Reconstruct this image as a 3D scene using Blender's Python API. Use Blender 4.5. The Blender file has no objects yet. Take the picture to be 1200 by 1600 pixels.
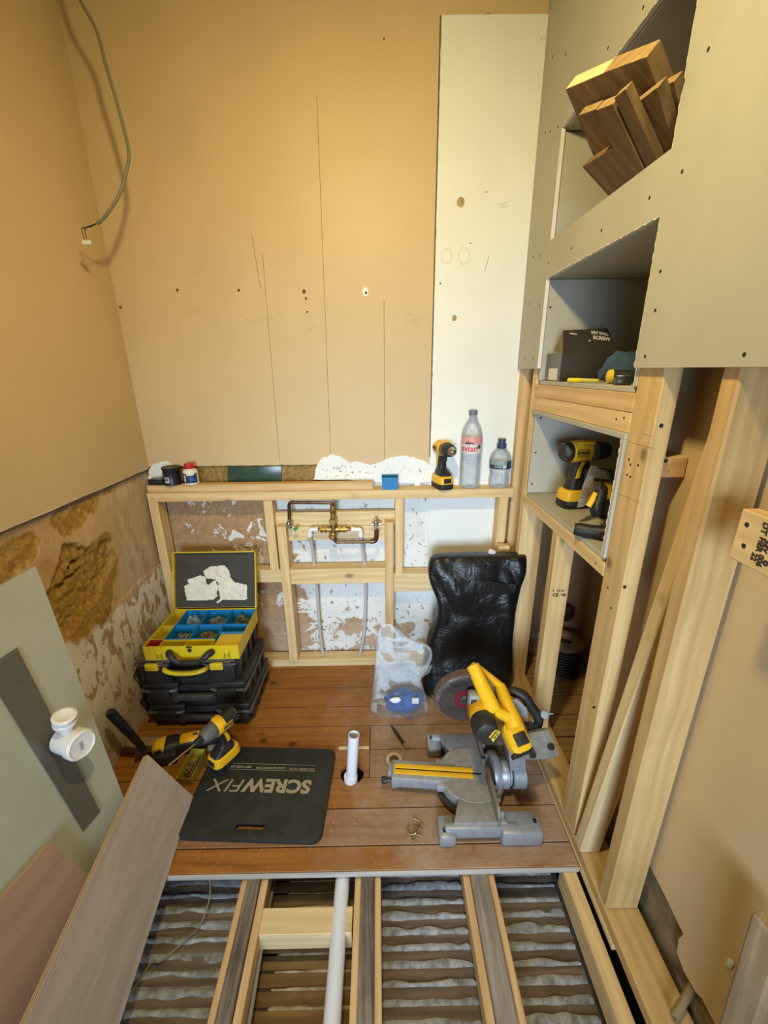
import bpy, bmesh, math, random
from mathutils import Vector as V, Matrix as Mx, noise
R = random.Random(7)
scene = bpy.context.scene
COL = scene.collection

# ------------------------------------------------------------------ camera
F_PX, PITCH, YAW, ROLL = 650.0, .328542, -.0088298, -.0110244
CAM = V((0, 0, 1.35))
def _cam():
    c, s = math.cos(YAW), math.sin(YAW); rz = Mx(((c, s, 0), (-s, c, 0), (0, 0, 1)))
    base = Mx(((1, 0, 0), (0, 0, -1), (0, 1, 0)))
    c, s = math.cos(PITCH), math.sin(PITCH); rx = Mx(((1, 0, 0), (0, c, -s), (0, s, c)))
    c, s = math.cos(ROLL), math.sin(ROLL); rr = Mx(((c, -s, 0), (s, c, 0), (0, 0, 1)))
    return rr @ rx @ base @ rz
CM = _cam(); CT = CM.transposed()
cd = bpy.data.cameras.new('camera'); cam = bpy.data.objects.new('camera', cd); COL.objects.link(cam)
cd.sensor_fit = 'VERTICAL'; cd.sensor_height = 36; cd.lens = F_PX / 1600 * 36; cd.clip_start = .02
rot = Mx((CM[0], -CM[1], -CM[2])).transposed()
cam.matrix_world = Mx.Translation(CAM) @ rot.to_4x4()
scene.camera = cam
# survey helpers: a sight line through a photo pixel met with a real plane of the room
def ray(x, y): return CT @ V(((x - 600) / F_PX, (y - 800) / F_PX, 1))
def PX(x, y, v): d = ray(x, y); return CAM + d * ((v - CAM.x) / d.x)
def PY(x, y, v): d = ray(x, y); return CAM + d * ((v - CAM.y) / d.y)
def PZ(x, y, v): d = ray(x, y); return CAM + d * ((v - CAM.z) / d.z)
def PP(x, y, p, n): d = ray(x, y); return CAM + d * ((V(p) - CAM).dot(V(n)) / d.dot(V(n)))

# ------------------------------------------------------------------ world, lights, exposure
w = bpy.data.worlds.new('world'); scene.world = w; w.use_nodes = True
bg = w.node_tree.nodes['Background']; bg.inputs[0].default_value = (.75, .86, 1, 1); bg.inputs[1].default_value = .25
def light(name, kind, loc, energy, color, size=.1, target=None, **kw):
    l = bpy.data.lights.new(name, kind); l.energy = energy; l.color = color
    for k, v in kw.items(): setattr(l, k, v)
    if kind == 'AREA': l.size = size
    else: l.shadow_soft_size = size
    o = bpy.data.objects.new(name, l); COL.objects.link(o); o.location = loc
    if target: o.rotation_euler = (V(target) - V(loc)).to_track_quat('-Z', 'Y').to_euler()
    return o
LAMP = (-.05, .47, 2.20)
light('lamp_light', 'SPOT', LAMP, 66, (1, .81, .38), .05, (.0, 1.735, .85), spot_size=math.radians(174), spot_blend=1.0)
light('window_daylight', 'AREA', (-.22, -1.46, 1.0), 12.6, (.66, .82, 1), .8, (.13, 1.6, .42), shape='RECTANGLE', size_y=.9, spread=math.radians(62))
vs = scene.view_settings
vs.view_transform = 'Standard'; vs.look = 'None'; vs.gamma = 1; vs.use_curve_mapping = False; vs.exposure = 0
scene.cycles.use_denoising = True
scene.cycles.max_bounces = 8; scene.cycles.transparent_max_bounces = 16
scene.cycles.caustics_reflective = False; scene.cycles.caustics_refractive = False

# ------------------------------------------------------------------ materials
def lin(c):
    return tuple((x / 12.92 if x <= .04045 else ((x + .055) / 1.055) ** 2.4) for x in c)
class NT:
    def __init__(s, name):
        s.m = bpy.data.materials.new(name); s.m.use_nodes = True; s.t = s.m.node_tree
        s.p = s.t.nodes['Principled BSDF']; s.out = s.t.nodes['Material Output']
    def n(s, kind, ins=None, **at):
        nd = s.t.nodes.new('ShaderNode' + kind)
        for k, v in at.items(): setattr(nd, k, v)
        for k, v in (ins or {}).items(): s.set(nd.inputs[k], v)
        return nd
    def set(s, sock, v):
        if isinstance(v, bpy.types.NodeSocket): s.t.links.new(v, sock)
        elif isinstance(v, (tuple, list)) and len(v) == 3 and sock.type == 'RGBA': sock.default_value = (*v, 1)
        else: sock.default_value = v
    def P(s, **k):
        for a, v in k.items(): s.set(s.p.inputs[a.replace('_', ' ')], v)
    def ramp(s, fac, stops, interp='LINEAR'):
        r = s.n('ValToRGB', {'Fac': fac}); r.color_ramp.interpolation = interp
        el = r.color_ramp.elements
        while len(el) < len(stops): el.new(.5)
        for e, (p, c) in zip(el, stops): e.position = p; e.color = (*c, 1) if len(c) == 3 else c
        return r.outputs[0]
    def step(s, fac, a, b):
        return s.n('MapRange', {0: fac, 1: a, 2: b}).outputs[0]
    def mix(s, f, a, b):
        m = s.n('Mix', data_type='RGBA'); s.set(m.inputs[0], f); s.set(m.inputs[6], a); s.set(m.inputs[7], b); return m.outputs[2]
    def math(s, op, a, b=0.0):
        m = s.n('Math', operation=op); s.set(m.inputs[0], a); s.set(m.inputs[1], b); return m.outputs[0]
    def coord(s, scale=(1, 1, 1), rnd=False, kind='Object'):
        o = s.n('TexCoord').outputs[kind]
        mp = s.n('Mapping', {'Vector': o, 'Scale': scale})
        if rnd:
            q = s.math('MULTIPLY', s.n('ObjectInfo').outputs['Random'], 37.0)
            s.set(mp.inputs['Location'], s.n('CombineXYZ', {0: q, 1: q, 2: q}).outputs[0])
        return mp.outputs[0]
    def noise(s, vec, scale, detail=4, rough=.55, dist=0):
        return s.n('TexNoise', {'Vector': vec, 'Scale': scale, 'Detail': detail, 'Roughness': rough, 'Distortion': dist}).outputs['Fac']
    def bump(s, h, strength, dist=.002):
        s.set(s.p.inputs['Normal'], s.n('Bump', {'Height': h, 'Strength': strength, 'Distance': dist}).outputs[0])
MATS = {}
def plain(name, col, rough=.5, metal=0, var=0, vs=30, bump=0, bs=200, dust=0, dustcol=(.45, .42, .36), **kw):
    if name in MATS: return MATS[name]
    t = NT(name); c = col
    vec = t.coord()
    if var:
        c = t.ramp(t.noise(vec, vs), [(.3, tuple(x * (1 - var) for x in col)), (.7, tuple(min(1, x * (1 + var)) for x in col))])
    if dust:
        f = t.step(t.noise(vec, 45, 6, .7), .5, .8)
        c = t.mix(t.math('MULTIPLY', f, dust), c, dustcol)
    t.P(Base_Color=c, Roughness=rough, Metallic=metal, **kw)
    if bump: t.bump(t.noise(vec, bs), bump)
    MATS[name] = t.m; return t.m
def wood(name, dark, light_, knots=1, rough=.6, ringk=1.0, stain=0, staincol=(.2, .15, .1), bump=.15, speck=0, rw=.25, gd=.4, scuff=0):
    """long axis of the piece is its local X"""
    if name in MATS: return MATS[name]
    t = NT(name)
    v = t.coord((1, 1, 1), True)
    warp = t.n('TexNoise', {'Vector': v, 'Scale': 2.5, 'Detail': 2}).outputs['Color']
    v2 = t.n('Mix', data_type='VECTOR'); t.set(v2.inputs[0], .035); t.set(v2.inputs[4], v); t.set(v2.inputs[5], warp)
    vv = t.n('Mapping', {'Vector': v2.outputs[1], 'Scale': (1.1, 26, 26)}).outputs[0]
    g1 = t.noise(vv, 2.2, 5, .6, gd)
    vr = t.n('Mapping', {'Vector': v2.outputs[1], 'Scale': (.35, 9 * ringk, 9 * ringk)}).outputs[0]
    ring = t.n('TexWave', {'Vector': vr, 'Scale': 1.6, 'Distortion': 5, 'Detail': 2, 'Detail Scale': .8}, wave_type='RINGS', rings_direction='X').outputs['Fac']
    f = t.math('ADD', t.math('MULTIPLY', g1, 1 - rw), t.math('MULTIPLY', ring, rw))
    c = t.ramp(f, [(.2, dark), (.5, tuple((a + b) / 2 for a, b in zip(dark, light_))), (.75, light_)])
    big = t.noise(v, 6, 2)
    c = t.mix(t.math('MULTIPLY', t.step(big, .45, .75), .35), c, dark)
    if knots:
        vk = t.n('Mapping', {'Vector': v2.outputs[1], 'Scale': (6, 9, 9)}).outputs[0]
        vo = t.n('TexVoronoi', {'Vector': vk, 'Scale': 1.25 * knots}); d = t.math('ADD', vo.outputs['Distance'], t.math('MULTIPLY', t.math('SUBTRACT', g1, .5), .12))
        sel = t.step(t.n('SeparateColor', {0: vo.outputs['Color']}).outputs[0], .62, .64)
        c = t.mix(t.math('MULTIPLY', t.math('MULTIPLY', t.step(d, .22, .13), sel), .35), c, tuple(x * .6 for x in dark))
        c = t.mix(t.math('MULTIPLY', t.math('MULTIPLY', t.step(d, .125, .08), sel), .75), c, tuple(x * .35 for x in dark))
    if stain:
        s_ = t.step(t.noise(t.n('Mapping', {'Vector': v, 'Scale': (3, 8, 8)}).outputs[0], 1.4, 5, .65), .48, .7)
        c = t.mix(t.math('MULTIPLY', s_, stain), c, staincol)
    if speck:
        s_ = t.step(t.noise(v, 90, 3, .6), .62, .72)
        c = t.mix(t.math('MULTIPLY', s_, speck), c, (.62, .58, .5))
    if scuff:   # trodden, dusty part of the floor around the saw
        pos = t.n('NewGeometry').outputs['Position']; px_ = t.n('SeparateXYZ', {0: pos}).outputs[0]
        n_ = t.noise(pos, 7, 6, .68, .5); st_ = t.noise(t.n('Mapping', {'Vector': pos, 'Scale': (1, 5, 1)}).outputs[0], 30, 3, .6)
        f_ = t.math('MULTIPLY', t.step(t.math('ADD', px_, t.math('MULTIPLY', n_, .5)), .02, .42), t.step(t.math('ADD', n_, t.math('MULTIPLY', st_, .35)), .45, .85))
        c = t.mix(t.math('MULTIPLY', f_, scuff), c, (.44, .335, .25))
    t.P(Base_Color=c, Roughness=rough, Specular_IOR_Level=.3)
    t.bump(g1, bump)
    MATS[name] = t.m; return t.m

PINE = wood('new_pine', (.62, .42, .19), (.83, .62, .33), 1)
PINE2 = wood('rough_pine', (.62, .45, .22), (.80, .63, .36), 1.2)
PINE3 = wood('red_pine', (.54, .33, .145), (.76, .54, .28), .8)
OLD = wood('weathered_oak', (.045, .032, .024), (.38, .32, .26), .8, .8, 1.0, .7, (.055, .042, .032), .9, 0, .12, 2.2)
OLDG = wood('grey_joist', (.17, .14, .115), (.46, .41, .35), .8, .8, 1.2, .55, (.13, .105, .085), .5, 0, .12, 1.6)
BOARD = wood('stained_floorboard', (.22, .078, .014), (.43, .18, .038), 1.0, .5, 1, .35, (.13, .05, .016), .25, .25, .12, .4, .9)
BOARDR = wood('scuffed_floorboard', (.23, .105, .042), (.37, .20, .10), 1.0, .6, 1, .55, (.40, .29, .21), .3, .45, .12, .4, .8)
BOARDD = wood('dusty_floorboard', (.24, .14, .055), (.44, .29, .13), 1, .7, 1, .5, (.33, .25, .15), .3, .2)
PINEW = wood('warm_pine', (.46, .29, .115), (.66, .45, .20), 1, .6, 1, 0, (0, 0, 0), .15, 0, .2)
PINEM = wood('mid_pine', (.52, .34, .14), (.74, .53, .255), 1, .6, 1, 0, (0, 0, 0), .15, 0, .22)
WEATH = wood('weathered_brown', (.24, .165, .09), (.44, .33, .20), .6, .8, 1, .4, (.2, .15, .1), .4, 0, .15, 1)
PALECUT = wood('pale_cut_edge', (.36, .32, .27), (.60, .55, .48), 0, .7, 1, .2, (.25, .2, .15))
PLY = wood('plywood_face', (.41, .35, .315), (.53, .465, .425), .5, .6, .6, .35, (.27, .22, .185), .1, 0, .1)
PLYP = wood('pink_plywood', (.36, .235, .17), (.47, .32, .24), .3, .6, .6, .3, (.28, .175, .12), .1, 0, .1)
OFFCUT = wood('old_floorboard_offcut', (.13, .075, .03), (.27, .17, .075), .9, .75, 1, .7, (.075, .048, .025), .5)  # old board tone, taken darker to carry the shade on the undersides
ENDD = wood('offcut_end_grain_dim', (.26, .165, .07), (.46, .31, .14), 0, .8)
ENDG = wood('offcut_end_grain_lit', (.62, .48, .22), (.85, .70, .38), 0, .8)
LATH = wood('lath', (.115, .08, .054), (.27, .20, .14), .4, .85, 1, .5, (.05, .035, .025), .6)
LATHO = wood('ochre_lath', (.15, .088, .028), (.32, .195, .075), .4, .85, 1, .5, (.06, .035, .015), .6)

def paint(name, col):
    t = NT(name); v = t.coord()
    n1 = t.noise(v, 3, 4)
    c = t.ramp(n1, [(.3, tuple(x * .95 for x in col)), (.7, tuple(x * 1.03 for x in col))])
    sp = t.step(t.noise(v, 120, 2, .5), .72, .76)
    c = t.mix(t.math('MULTIPLY', sp, .12), c, (.35, .26, .16))
    t.P(Base_Color=c, Roughness=.45, Specular_IOR_Level=.3)
    t.bump(t.noise(v, 260, 3), .06, .001)
    MATS[name] = t.m; return t.m
BEIGE = paint('beige_emulsion', (.62, .47, .27))
BEIGEL = paint('beige_emulsion_left', (.60, .45, .26))
CREAM = paint('bare_cream_plaster', (.82, .84, .82))
ALC = paint('alcove_tan_paint', (.50, .385, .24))
CEILM = plain('ceiling_white', (.50, .46, .40), .8)
def gypsum(name, col):
    t = NT(name); v = t.coord()
    c = t.ramp(t.noise(v, 5, 5), [(.3, tuple(x * .93 for x in col)), (.7, tuple(x * 1.05 for x in col))])
    fib = t.noise(t.n('Mapping', {'Vector': v, 'Scale': (60, 60, 60)}).outputs[0], 4, 3)
    c = t.mix(t.math('MULTIPLY', t.step(fib, .5, .8), .12), c, tuple(x * .8 for x in col))
    t.P(Base_Color=c, Roughness=.8, Specular_IOR_Level=.25); t.bump(fib, .08, .001)
    MATS[name] = t.m; return t.m
PB = gypsum('plasterboard_paper', (.455, .44, .385))
PBG = gypsum('moisture_board_paper', (.45, .475, .42))
CORE = plain('gypsum_core', (.80, .78, .72), .9, bump=.4, bs=300)

def back_lower():
    """stripped wall behind the low frame: paint flakes, brown base coat, damp band"""
    t = NT('stripped_back_wall'); o = t.n('TexCoord').outputs['Object']
    xyz = t.n('SeparateXYZ', {0: o}); x, z = xyz.outputs[0], xyz.outputs[2]
    vs_ = t.n('Mapping', {'Vector': o, 'Scale': (1, 1, 1)}).outputs[0]
    flake = t.noise(vs_, 13, 5, .62, .6); fine = t.noise(vs_, 42, 4, .6, .4); soft = t.noise(vs_, 5, 3)
    white = t.ramp(soft, [(.3, (.68, .69, .68)), (.7, (.80, .80, .77))])
    brown = t.ramp(fine, [(.3, (.34, .205, .10)), (.7, (.50, .335, .19))])
    pinkish = t.ramp(fine, [(.3, (.40, .27, .18)), (.7, (.56, .42, .31))])
    # how much white paint is left: little at the left, most in the middle and right
    xm = t.step(t.math('ADD', x, t.math('MULTIPLY', soft, .24)), -.36, -.18)
    thr = t.n('MapRange', {0: xm, 1: 0, 2: 1, 3: .60, 4: .33}).outputs[0]
    up = t.step(z, .16, .30)
    thr2 = t.math('ADD', thr, t.n('MapRange', {0: up, 1: 0, 2: 1, 3: .17, 4: 0}).outputs[0])
    hasw = t.n('MapRange', {0: t.math('SUBTRACT', flake, thr2), 1: -.012, 2: .012}).outputs[0]
    low = t.mix(t.step(z, .9, .75), brown, pinkish)
    low = t.mix(t.step(z, .28, .12), brown, pinkish)
    c = t.mix(hasw, low, white)
    gr = t.math('MULTIPLY', t.step(fine, .615, .635), t.step(flake, .40, .5))
    c = t.mix(t.math('MULTIPLY', gr, .75), c, (.16, .145, .13))
    # strip just above the rail: ochre lime plaster left of centre
    top = t.math('MULTIPLY', t.step(z, .885, .895), t.step(x, -.08, -.16))
    och = t.ramp(t.noise(vs_, 60, 5, .7), [(.3, (.16, .095, .03)), (.7, (.44, .29, .11))])
    c = t.mix(top, c, och)
    t.P(Base_Color=c, Roughness=.8, Specular_IOR_Level=.2)
    h = t.math('ADD', t.math('MULTIPLY', hasw, .5), t.math('MULTIPLY', fine, .4)); t.bump(h, .5, .004)
    return t.m
def left_lower():
    """stripped left wall: ochre lime plaster, pinkish base coat, flaking white adhesive low down"""
    t = NT('stripped_left_wall'); o = t.n('TexCoord').outputs['Object']
    xyz = t.n('SeparateXYZ', {0: o}); y, z = xyz.outputs[1], xyz.outputs[2]
    soft = t.noise(o, 5, 4, .6, .3); fine = t.noise(o, 70, 5, .7); flake = t.noise(t.n('Mapping', {'Vector': o, 'Scale': (1, 1.7, .75)}).outputs[0], 15, 5, .6, .5)
    a = t.n('Attribute', attribute_name='bare').outputs['Fac']
    ochre = t.ramp(fine, [(.25, (.19, .098, .02)), (.55, (.40, .235, .06)), (.8, (.58, .39, .15))])
    pink = t.ramp(soft, [(.3, (.48, .29, .13)), (.7, (.62, .42, .23))])
    grey = t.ramp(flake, [(.3, (.46, .315, .195)), (.7, (.64, .49, .35))])
    right = t.step(t.math('ADD', y, t.math('MULTIPLY', soft, .12)), 1.44, 1.56)
    c = t.mix(right, pink, grey)
    c = t.mix(t.step(t.math('ADD', a, t.math('MULTIPLY', t.math('SUBTRACT', flake, .5), .7)), .42, .58), c, ochre)
    zz = t.math('ADD', z, t.math('MULTIPLY', t.math('SUBTRACT', soft, .5), .12))
    wm = t.step(zz, .545, .525)
    wf = t.math('MULTIPLY', wm, t.step(flake, .435, .465))
    wf = t.math('MULTIPLY', wf, t.n('MapRange', {0: z, 1: .10, 2: .28, 3: .25, 4: 1}).outputs[0])
    base = t.mix(wm, c, t.ramp(fine, [(.3, (.38, .265, .16)), (.7, (.54, .40, .27))]))
    c = t.mix(wf, base, (.80, .77, .70))
    edge = t.math('MULTIPLY', t.step(z, .935, .95), .8)
    c = t.mix(edge, c, (.20, .16, .11))
    t.P(Base_Color=c, Roughness=.85, Specular_IOR_Level=.2)
    t.bump(t.math('ADD', fine, flake), .55, .005)
    return t.m
BACKLOW = back_lower(); LEFTLOW = left_lower()
DARKWALL = plain('bare_rough_masonry', (.20, .15, .085), .9, var=.5, vs=14, bump=.6, bs=40)
DARK = plain('dark_void', (.07, .058, .045), .9, var=.3, vs=20)
NIB = plain('grey_plaster_nib', (.36, .365, .37), .9, var=.5, vs=45, bump=.7, bs=90)
NIBO = plain('ochre_plaster_nib', (.40, .31, .18), .9, var=.45, vs=30, bump=.7, bs=90)
YEL = plain('tool_yellow', (.83, .47, .012), .38, var=.05, vs=60, dust=.12)
CASEY = plain('case_yellow', (.72, .53, .012), .4, var=.06, vs=40, dust=.15)
BLK = plain('black_rubber', (.016, .015, .014), .5, var=.3, vs=60, dust=.08)
BLKG = plain('black_plastic', (.022, .021, .020), .4, dust=.06)
GREYP = plain('grey_plastic', (.10, .097, .093), .5, dust=.15)
GREYM = plain('cast_grey_alloy', (.33, .355, .40), .42, .35, var=.12, vs=40, dust=.35, dustcol=(.42, .38, .32))
GREYD = plain('dusty_alloy_top', (.29, .285, .28), .6, .2, var=.15, vs=50, dust=.5, dustcol=(.42, .38, .32))
STEEL = plain('steel', (.55, .53, .5), .3, 1)
DSTEEL = plain('dark_steel', (.12, .11, .105), .4, .8)
BLUE = plain('bin_blue', (.010, .20, .47), .4)
BLUED = plain('label_navy', (.02, .045, .13), .4)
RED = plain('cap_red', (.55, .02, .02), .4)
REDB = plain('bin_red', (.42, .03, .02), .45)
WHITEP = plain('white_plastic', (.80, .79, .78), .35)
PIPEW = plain('white_waste_pipe', (.74, .76, .82), .35)
PAPER = plain('crumpled_paper', (.74, .71, .63), .8, var=.08, vs=25)
COPPER = plain('tarnished_copper', (.20, .105, .05), .35, .85, var=.3, vs=60)
BRASS = plain('brass', (.50, .34, .12), .3, .9, var=.2, vs=60)
CHROME = plain('worn_chrome', (.42, .38, .32), .3, .9, var=.2, vs=60)
INK = plain('black_ink', (.03, .027, .022), .7)
PENCIL = plain('pencil_line', (.36, .27, .15), .8)
HOLE = plain('dark_hole', (.018, .014, .01), .95)
MATB = plain('black_foam', (.016, .017, .015), .62, var=.3, vs=18, dust=.12, dustcol=(.14, .13, .11), bump=.2, bs=300)
LOGO = plain('stone_print', (.36, .30, .20), .7)
TEXTW = plain('pale_print', (.62, .60, .54), .6)
CARD = plain('black_card', (.040, .033, .026), .5, var=.15, vs=20)
CARDG = plain('grey_card', (.15, .15, .155), .5)
LBLW = plain('white_label', (.72, .70, .66), .6)
GREEN = plain('green_tile', (.035, .075, .055), .25, var=.25, vs=20)
NAVY = plain('navy_rubber', (.012, .016, .035), .45, dust=.2)
ZINC = plain('grey_trim', (.145, .138, .125), .42, .3, var=.1, vs=6, dust=.1)
SCREWM = plain('screw_zinc', (.52, .42, .22), .3, .9, var=.3, vs=200)
CABLEG = plain('grey_cable', (.19, .17, .12), .5)
CABLEY = plain('green_yellow_cable', (.26, .22, .10), .5)
TAPE = plain('masking_tape', (.62, .54, .36), .6)
MAROON = plain('maroon_blade_label', (.13, .005, .014), .5)
BLADE = plain('dusty_blade', (.075, .055, .05), .5, .5, var=.3, vs=25, dust=.3, dustcol=(.2, .16, .13))
def clear(name, col, opa, rough=.1, gl=.12):
    t = NT(name); tr = t.n('BsdfTransparent', {'Color': col}); 
    t.P(Base_Color=col, Roughness=rough, Specular_IOR_Level=.8)
    fr = t.n('Fresnel', {'IOR': 1.5}).outputs[0]
    f = t.math('ADD', t.math('MULTIPLY', fr, .55), opa)
    v = t.coord(); f = t.math('MINIMUM', t.math('MULTIPLY', f, t.n('MapRange', {0: t.noise(v, 35, 4), 1: .3, 2: .7, 3: .75, 4: 1.3}).outputs[0]), 1.0)
    mx = t.n('MixShader', {0: f, 1: tr.outputs[0], 2: t.p.outputs[0]})
    t.t.links.new(mx.outputs[0], t.out.inputs[0]); MATS[name] = t.m; return t.m
PET = clear('clear_bottle_plastic', (.86, .88, .90), .13)
POLY = clear('clear_polythene', (.93, .95, .96), .055, .2)
BOX = clear('scratched_clear_plastic', (.52, .49, .42), .40, .35)
SMOKE = clear('smoked_clear_lid', (.22, .20, .17), .55, .35)
def bagmat():
    t = NT('black_bin_bag'); v = t.coord()
    f = t.noise(v, 16, 5, .65, 1.2)
    t.P(Base_Color=(.006, .006, .007), Roughness=.33, Specular_IOR_Level=.5); t.bump(f, .45, .012)
    return t.m
BAGB = bagmat()

# ------------------------------------------------------------------ builders
WM = {}
def I4(): return Mx.Identity(4)
def T(*p): return Mx.Translation(V(p[0]) if len(p) == 1 else V(p))
def RX(a): return Mx.Rotation(math.radians(a), 4, 'X')
def RY(a): return Mx.Rotation(math.radians(a), 4, 'Y')
def RZ(a): return Mx.Rotation(math.radians(a), 4, 'Z')
def frame(o, x, up=(0, 0, 1)):
    x = V(x).normalized(); up = V(up)
    if abs(x.dot(up.normalized())) > .98: up = V((0, 1, 0)) if abs(x.y) < .9 else V((1, 0, 0))
    y = up.cross(x).normalized(); z = x.cross(y)
    m = Mx((x, y, z)).transposed().to_4x4(); m.translation = V(o); return m
class B:
    def __init__(s, M=None): s.bm = bmesh.new(); s.M = M or I4()
    def box(s, c, d, M=None, bev=0, seg=2):
        m = s.M @ (M or I4()) @ T(c) @ Mx.Diagonal((*d, 1))
        r = bmesh.ops.create_cube(s.bm, size=1, matrix=m)
        if bev:
            e = list({e for v in r['verts'] for e in v.link_edges})
            bmesh.ops.bevel(s.bm, geom=e, offset=bev, segments=seg, affect='EDGES', profile=.5, clamp_overlap=True)
        return s
    def box2(s, a, b, M=None, bev=0, seg=2):
        a, b = V(a), V(b); return s.box((a + b) / 2, [abs(q) for q in (b - a)], M, bev, seg)
    def rings(s, rings, M=None, cap=True, close=True):
        m = s.M @ (M or I4()); vs_ = [[s.bm.verts.new(m @ V(p)) for p in r] for r in rings]
        n = len(vs_[0])
        for a, b in zip(vs_, vs_[1:]):
            for i in range(n if close else n - 1):
                j = (i + 1) % n
                try: s.bm.faces.new((a[i], a[j], b[j], b[i]))
                except ValueError: pass
        if cap and close:
            for r in (vs_[0][::-1], vs_[-1]):
                try: s.bm.faces.new(r)
                except ValueError: pass
        return s
    def lathe(s, prof, M=None, n=24, cap=True):
        return s.rings([[(r * math.cos(2 * math.pi * i / n), r * math.sin(2 * math.pi * i / n), z) for i in range(n)] for r, z in prof], M, cap)
    def tube(s, pts, r, n=10, cap=True, sub=0):
        pts = [V(p) for p in pts]
        if sub: pts = smooth(pts, sub)
        rs = r if isinstance(r, (list, tuple)) else [r] * len(pts)
        if len(rs) != len(pts): rs = [rs[min(len(rs) - 1, int(i * len(rs) / len(pts)))] for i in range(len(pts))]
        rg = []; up = None
        for i, p in enumerate(pts):
            d = (pts[min(i + 1, len(pts) - 1)] - pts[max(i - 1, 0)]).normalized()
            if up is None: up = V((0, 0, 1)) if abs(d.z) < .9 else V((1, 0, 0))
            y = up.cross(d)
            if y.length < 1e-4: y = V((1, 0, 0)).cross(d)
            y.normalize(); z = d.cross(y); up = z
            rg.append([p + (y * math.cos(2 * math.pi * k / n) + z * math.sin(2 * math.pi * k / n)) * rs[i] for k in range(n)])
        return s.rings(rg, None, cap)
    def prism(s, poly, z0, z1, M=None, bev=0, seg=2):
        m = s.M @ (M or I4())
        a = [s.bm.verts.new(m @ V((x, y, z0))) for x, y in poly]; b = [s.bm.verts.new(m @ V((x, y, z1))) for x, y in poly]
        n = len(poly); fs = [s.bm.faces.new(a[::-1]), s.bm.faces.new(b)]
        for i in range(n): fs.append(s.bm.faces.new((a[i], a[(i + 1) % n], b[(i + 1) % n], b[i])))
        if bev:
            bmesh.ops.recalc_face_normals(s.bm, faces=fs)
            e = list({e for f in fs[:2] for e in f.edges})
            bmesh.ops.bevel(s.bm, geom=e, offset=bev, segments=seg, affect='EDGES', profile=.5, clamp_overlap=True)
        return s
    def hull(s, pts, M=None):
        m = s.M @ (M or I4()); vs_ = [s.bm.verts.new(m @ V(p)) for p in pts]
        r = bmesh.ops.convex_hull(s.bm, input=vs_)
        bad = [g for g in r['geom_interior'] if isinstance(g, bmesh.types.BMVert)]
        if bad: bmesh.ops.delete(s.bm, geom=bad, context='VERTS')
        return s
    def grid(s, nu, nv, f, M=None):
        m = s.M @ (M or I4()); vs_ = [[s.bm.verts.new(m @ V(f(i / nu, j / nv))) for j in range(nv + 1)] for i in range(nu + 1)]
        for i in range(nu):
            for j in range(nv): s.bm.faces.new((vs_[i][j], vs_[i + 1][j], vs_[i + 1][j + 1], vs_[i][j + 1]))
        return s
    def sphere(s, c, r, M=None, n=12):
        sc = r if isinstance(r, (tuple, list)) else (r, r, r)
        bmesh.ops.create_uvsphere(s.bm, u_segments=n, v_segments=max(6, n // 2), radius=1, matrix=s.M @ (M or I4()) @ T(c) @ Mx.Diagonal((*sc, 1))); return s
    def out(s, name, mat, parent=None, origin=None, world=False, ang=35, recalc=True):
        """world=True: built in room coordinates, stored relative to the parent (or the origin point)"""
        if recalc: bmesh.ops.recalc_face_normals(s.bm, faces=s.bm.faces)
        me = bpy.data.meshes.new(name)
        if parent is not None and world: s.bm.transform(WM[parent].inverted())
        elif origin is not None: s.bm.transform(T(origin).inverted())
        s.bm.to_mesh(me); s.bm.free()
        me.materials.append(mat)
        me.polygons.foreach_set('use_smooth', [True] * len(me.polygons)); me.set_sharp_from_angle(angle=math.radians(ang))
        return link(name, me, parent, T(origin) if origin is not None else I4())
def link(name, data, parent=None, M=None):
    o = bpy.data.objects.new(name, data); COL.objects.link(o)
    M = M or I4(); o.matrix_basis = M
    if parent is not None: o.parent = parent; WM[o] = WM[parent] @ M
    else: WM[o] = M
    return o
def smooth(pts, k):
    o = []; n = len(pts)
    for i in range(n - 1):
        p0, p1, p2, p3 = pts[max(i - 1, 0)], pts[i], pts[i + 1], pts[min(i + 2, n - 1)]
        for j in range(k):
            t = j / k
            o.append(.5 * ((2 * p1) + (p2 - p0) * t + (2 * p0 - 5 * p1 + 4 * p2 - p3) * t * t + (3 * p1 - p0 - 3 * p2 + p3) * t ** 3))
    o.append(pts[-1]); return o
def tag(o, label, cat=None, group=None, kind=None):
    if label: o['label'] = label
    if cat: o['category'] = cat
    if group: o['group'] = group
    if kind: o['kind'] = kind
    return o
def thing(name, label, cat, loc=(0, 0, 0), M=None, group=None):
    o = link(name, None, None, M or T(loc)); o.empty_display_size = .05
    return tag(o, label, cat, group)
def struct(name, loc=(0, 0, 0)):
    o = link(name, None, None, T(loc)); o['kind'] = 'structure'; return o
def timber(name, a, b, w, h, mat, parent=None, up=(0, 0, 1), bev=.0015, off=(0, 0)):
    """sawn piece from a to b (room coordinates), local X along it, w across, h along up"""
    a, b = V(a), V(b); M = frame((a + b) / 2, b - a, up); L = (b - a).length
    bb = B().box((0, off[0], off[1]), (L, w, h), None, bev, 1)
    bmesh.ops.recalc_face_normals(bb.bm, faces=bb.bm.faces)
    me = bpy.data.meshes.new(name); bb.bm.to_mesh(me); bb.bm.free(); me.materials.append(mat)
    return link(name, me, parent, (WM[parent].inverted() @ M) if parent is not None else M)
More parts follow.
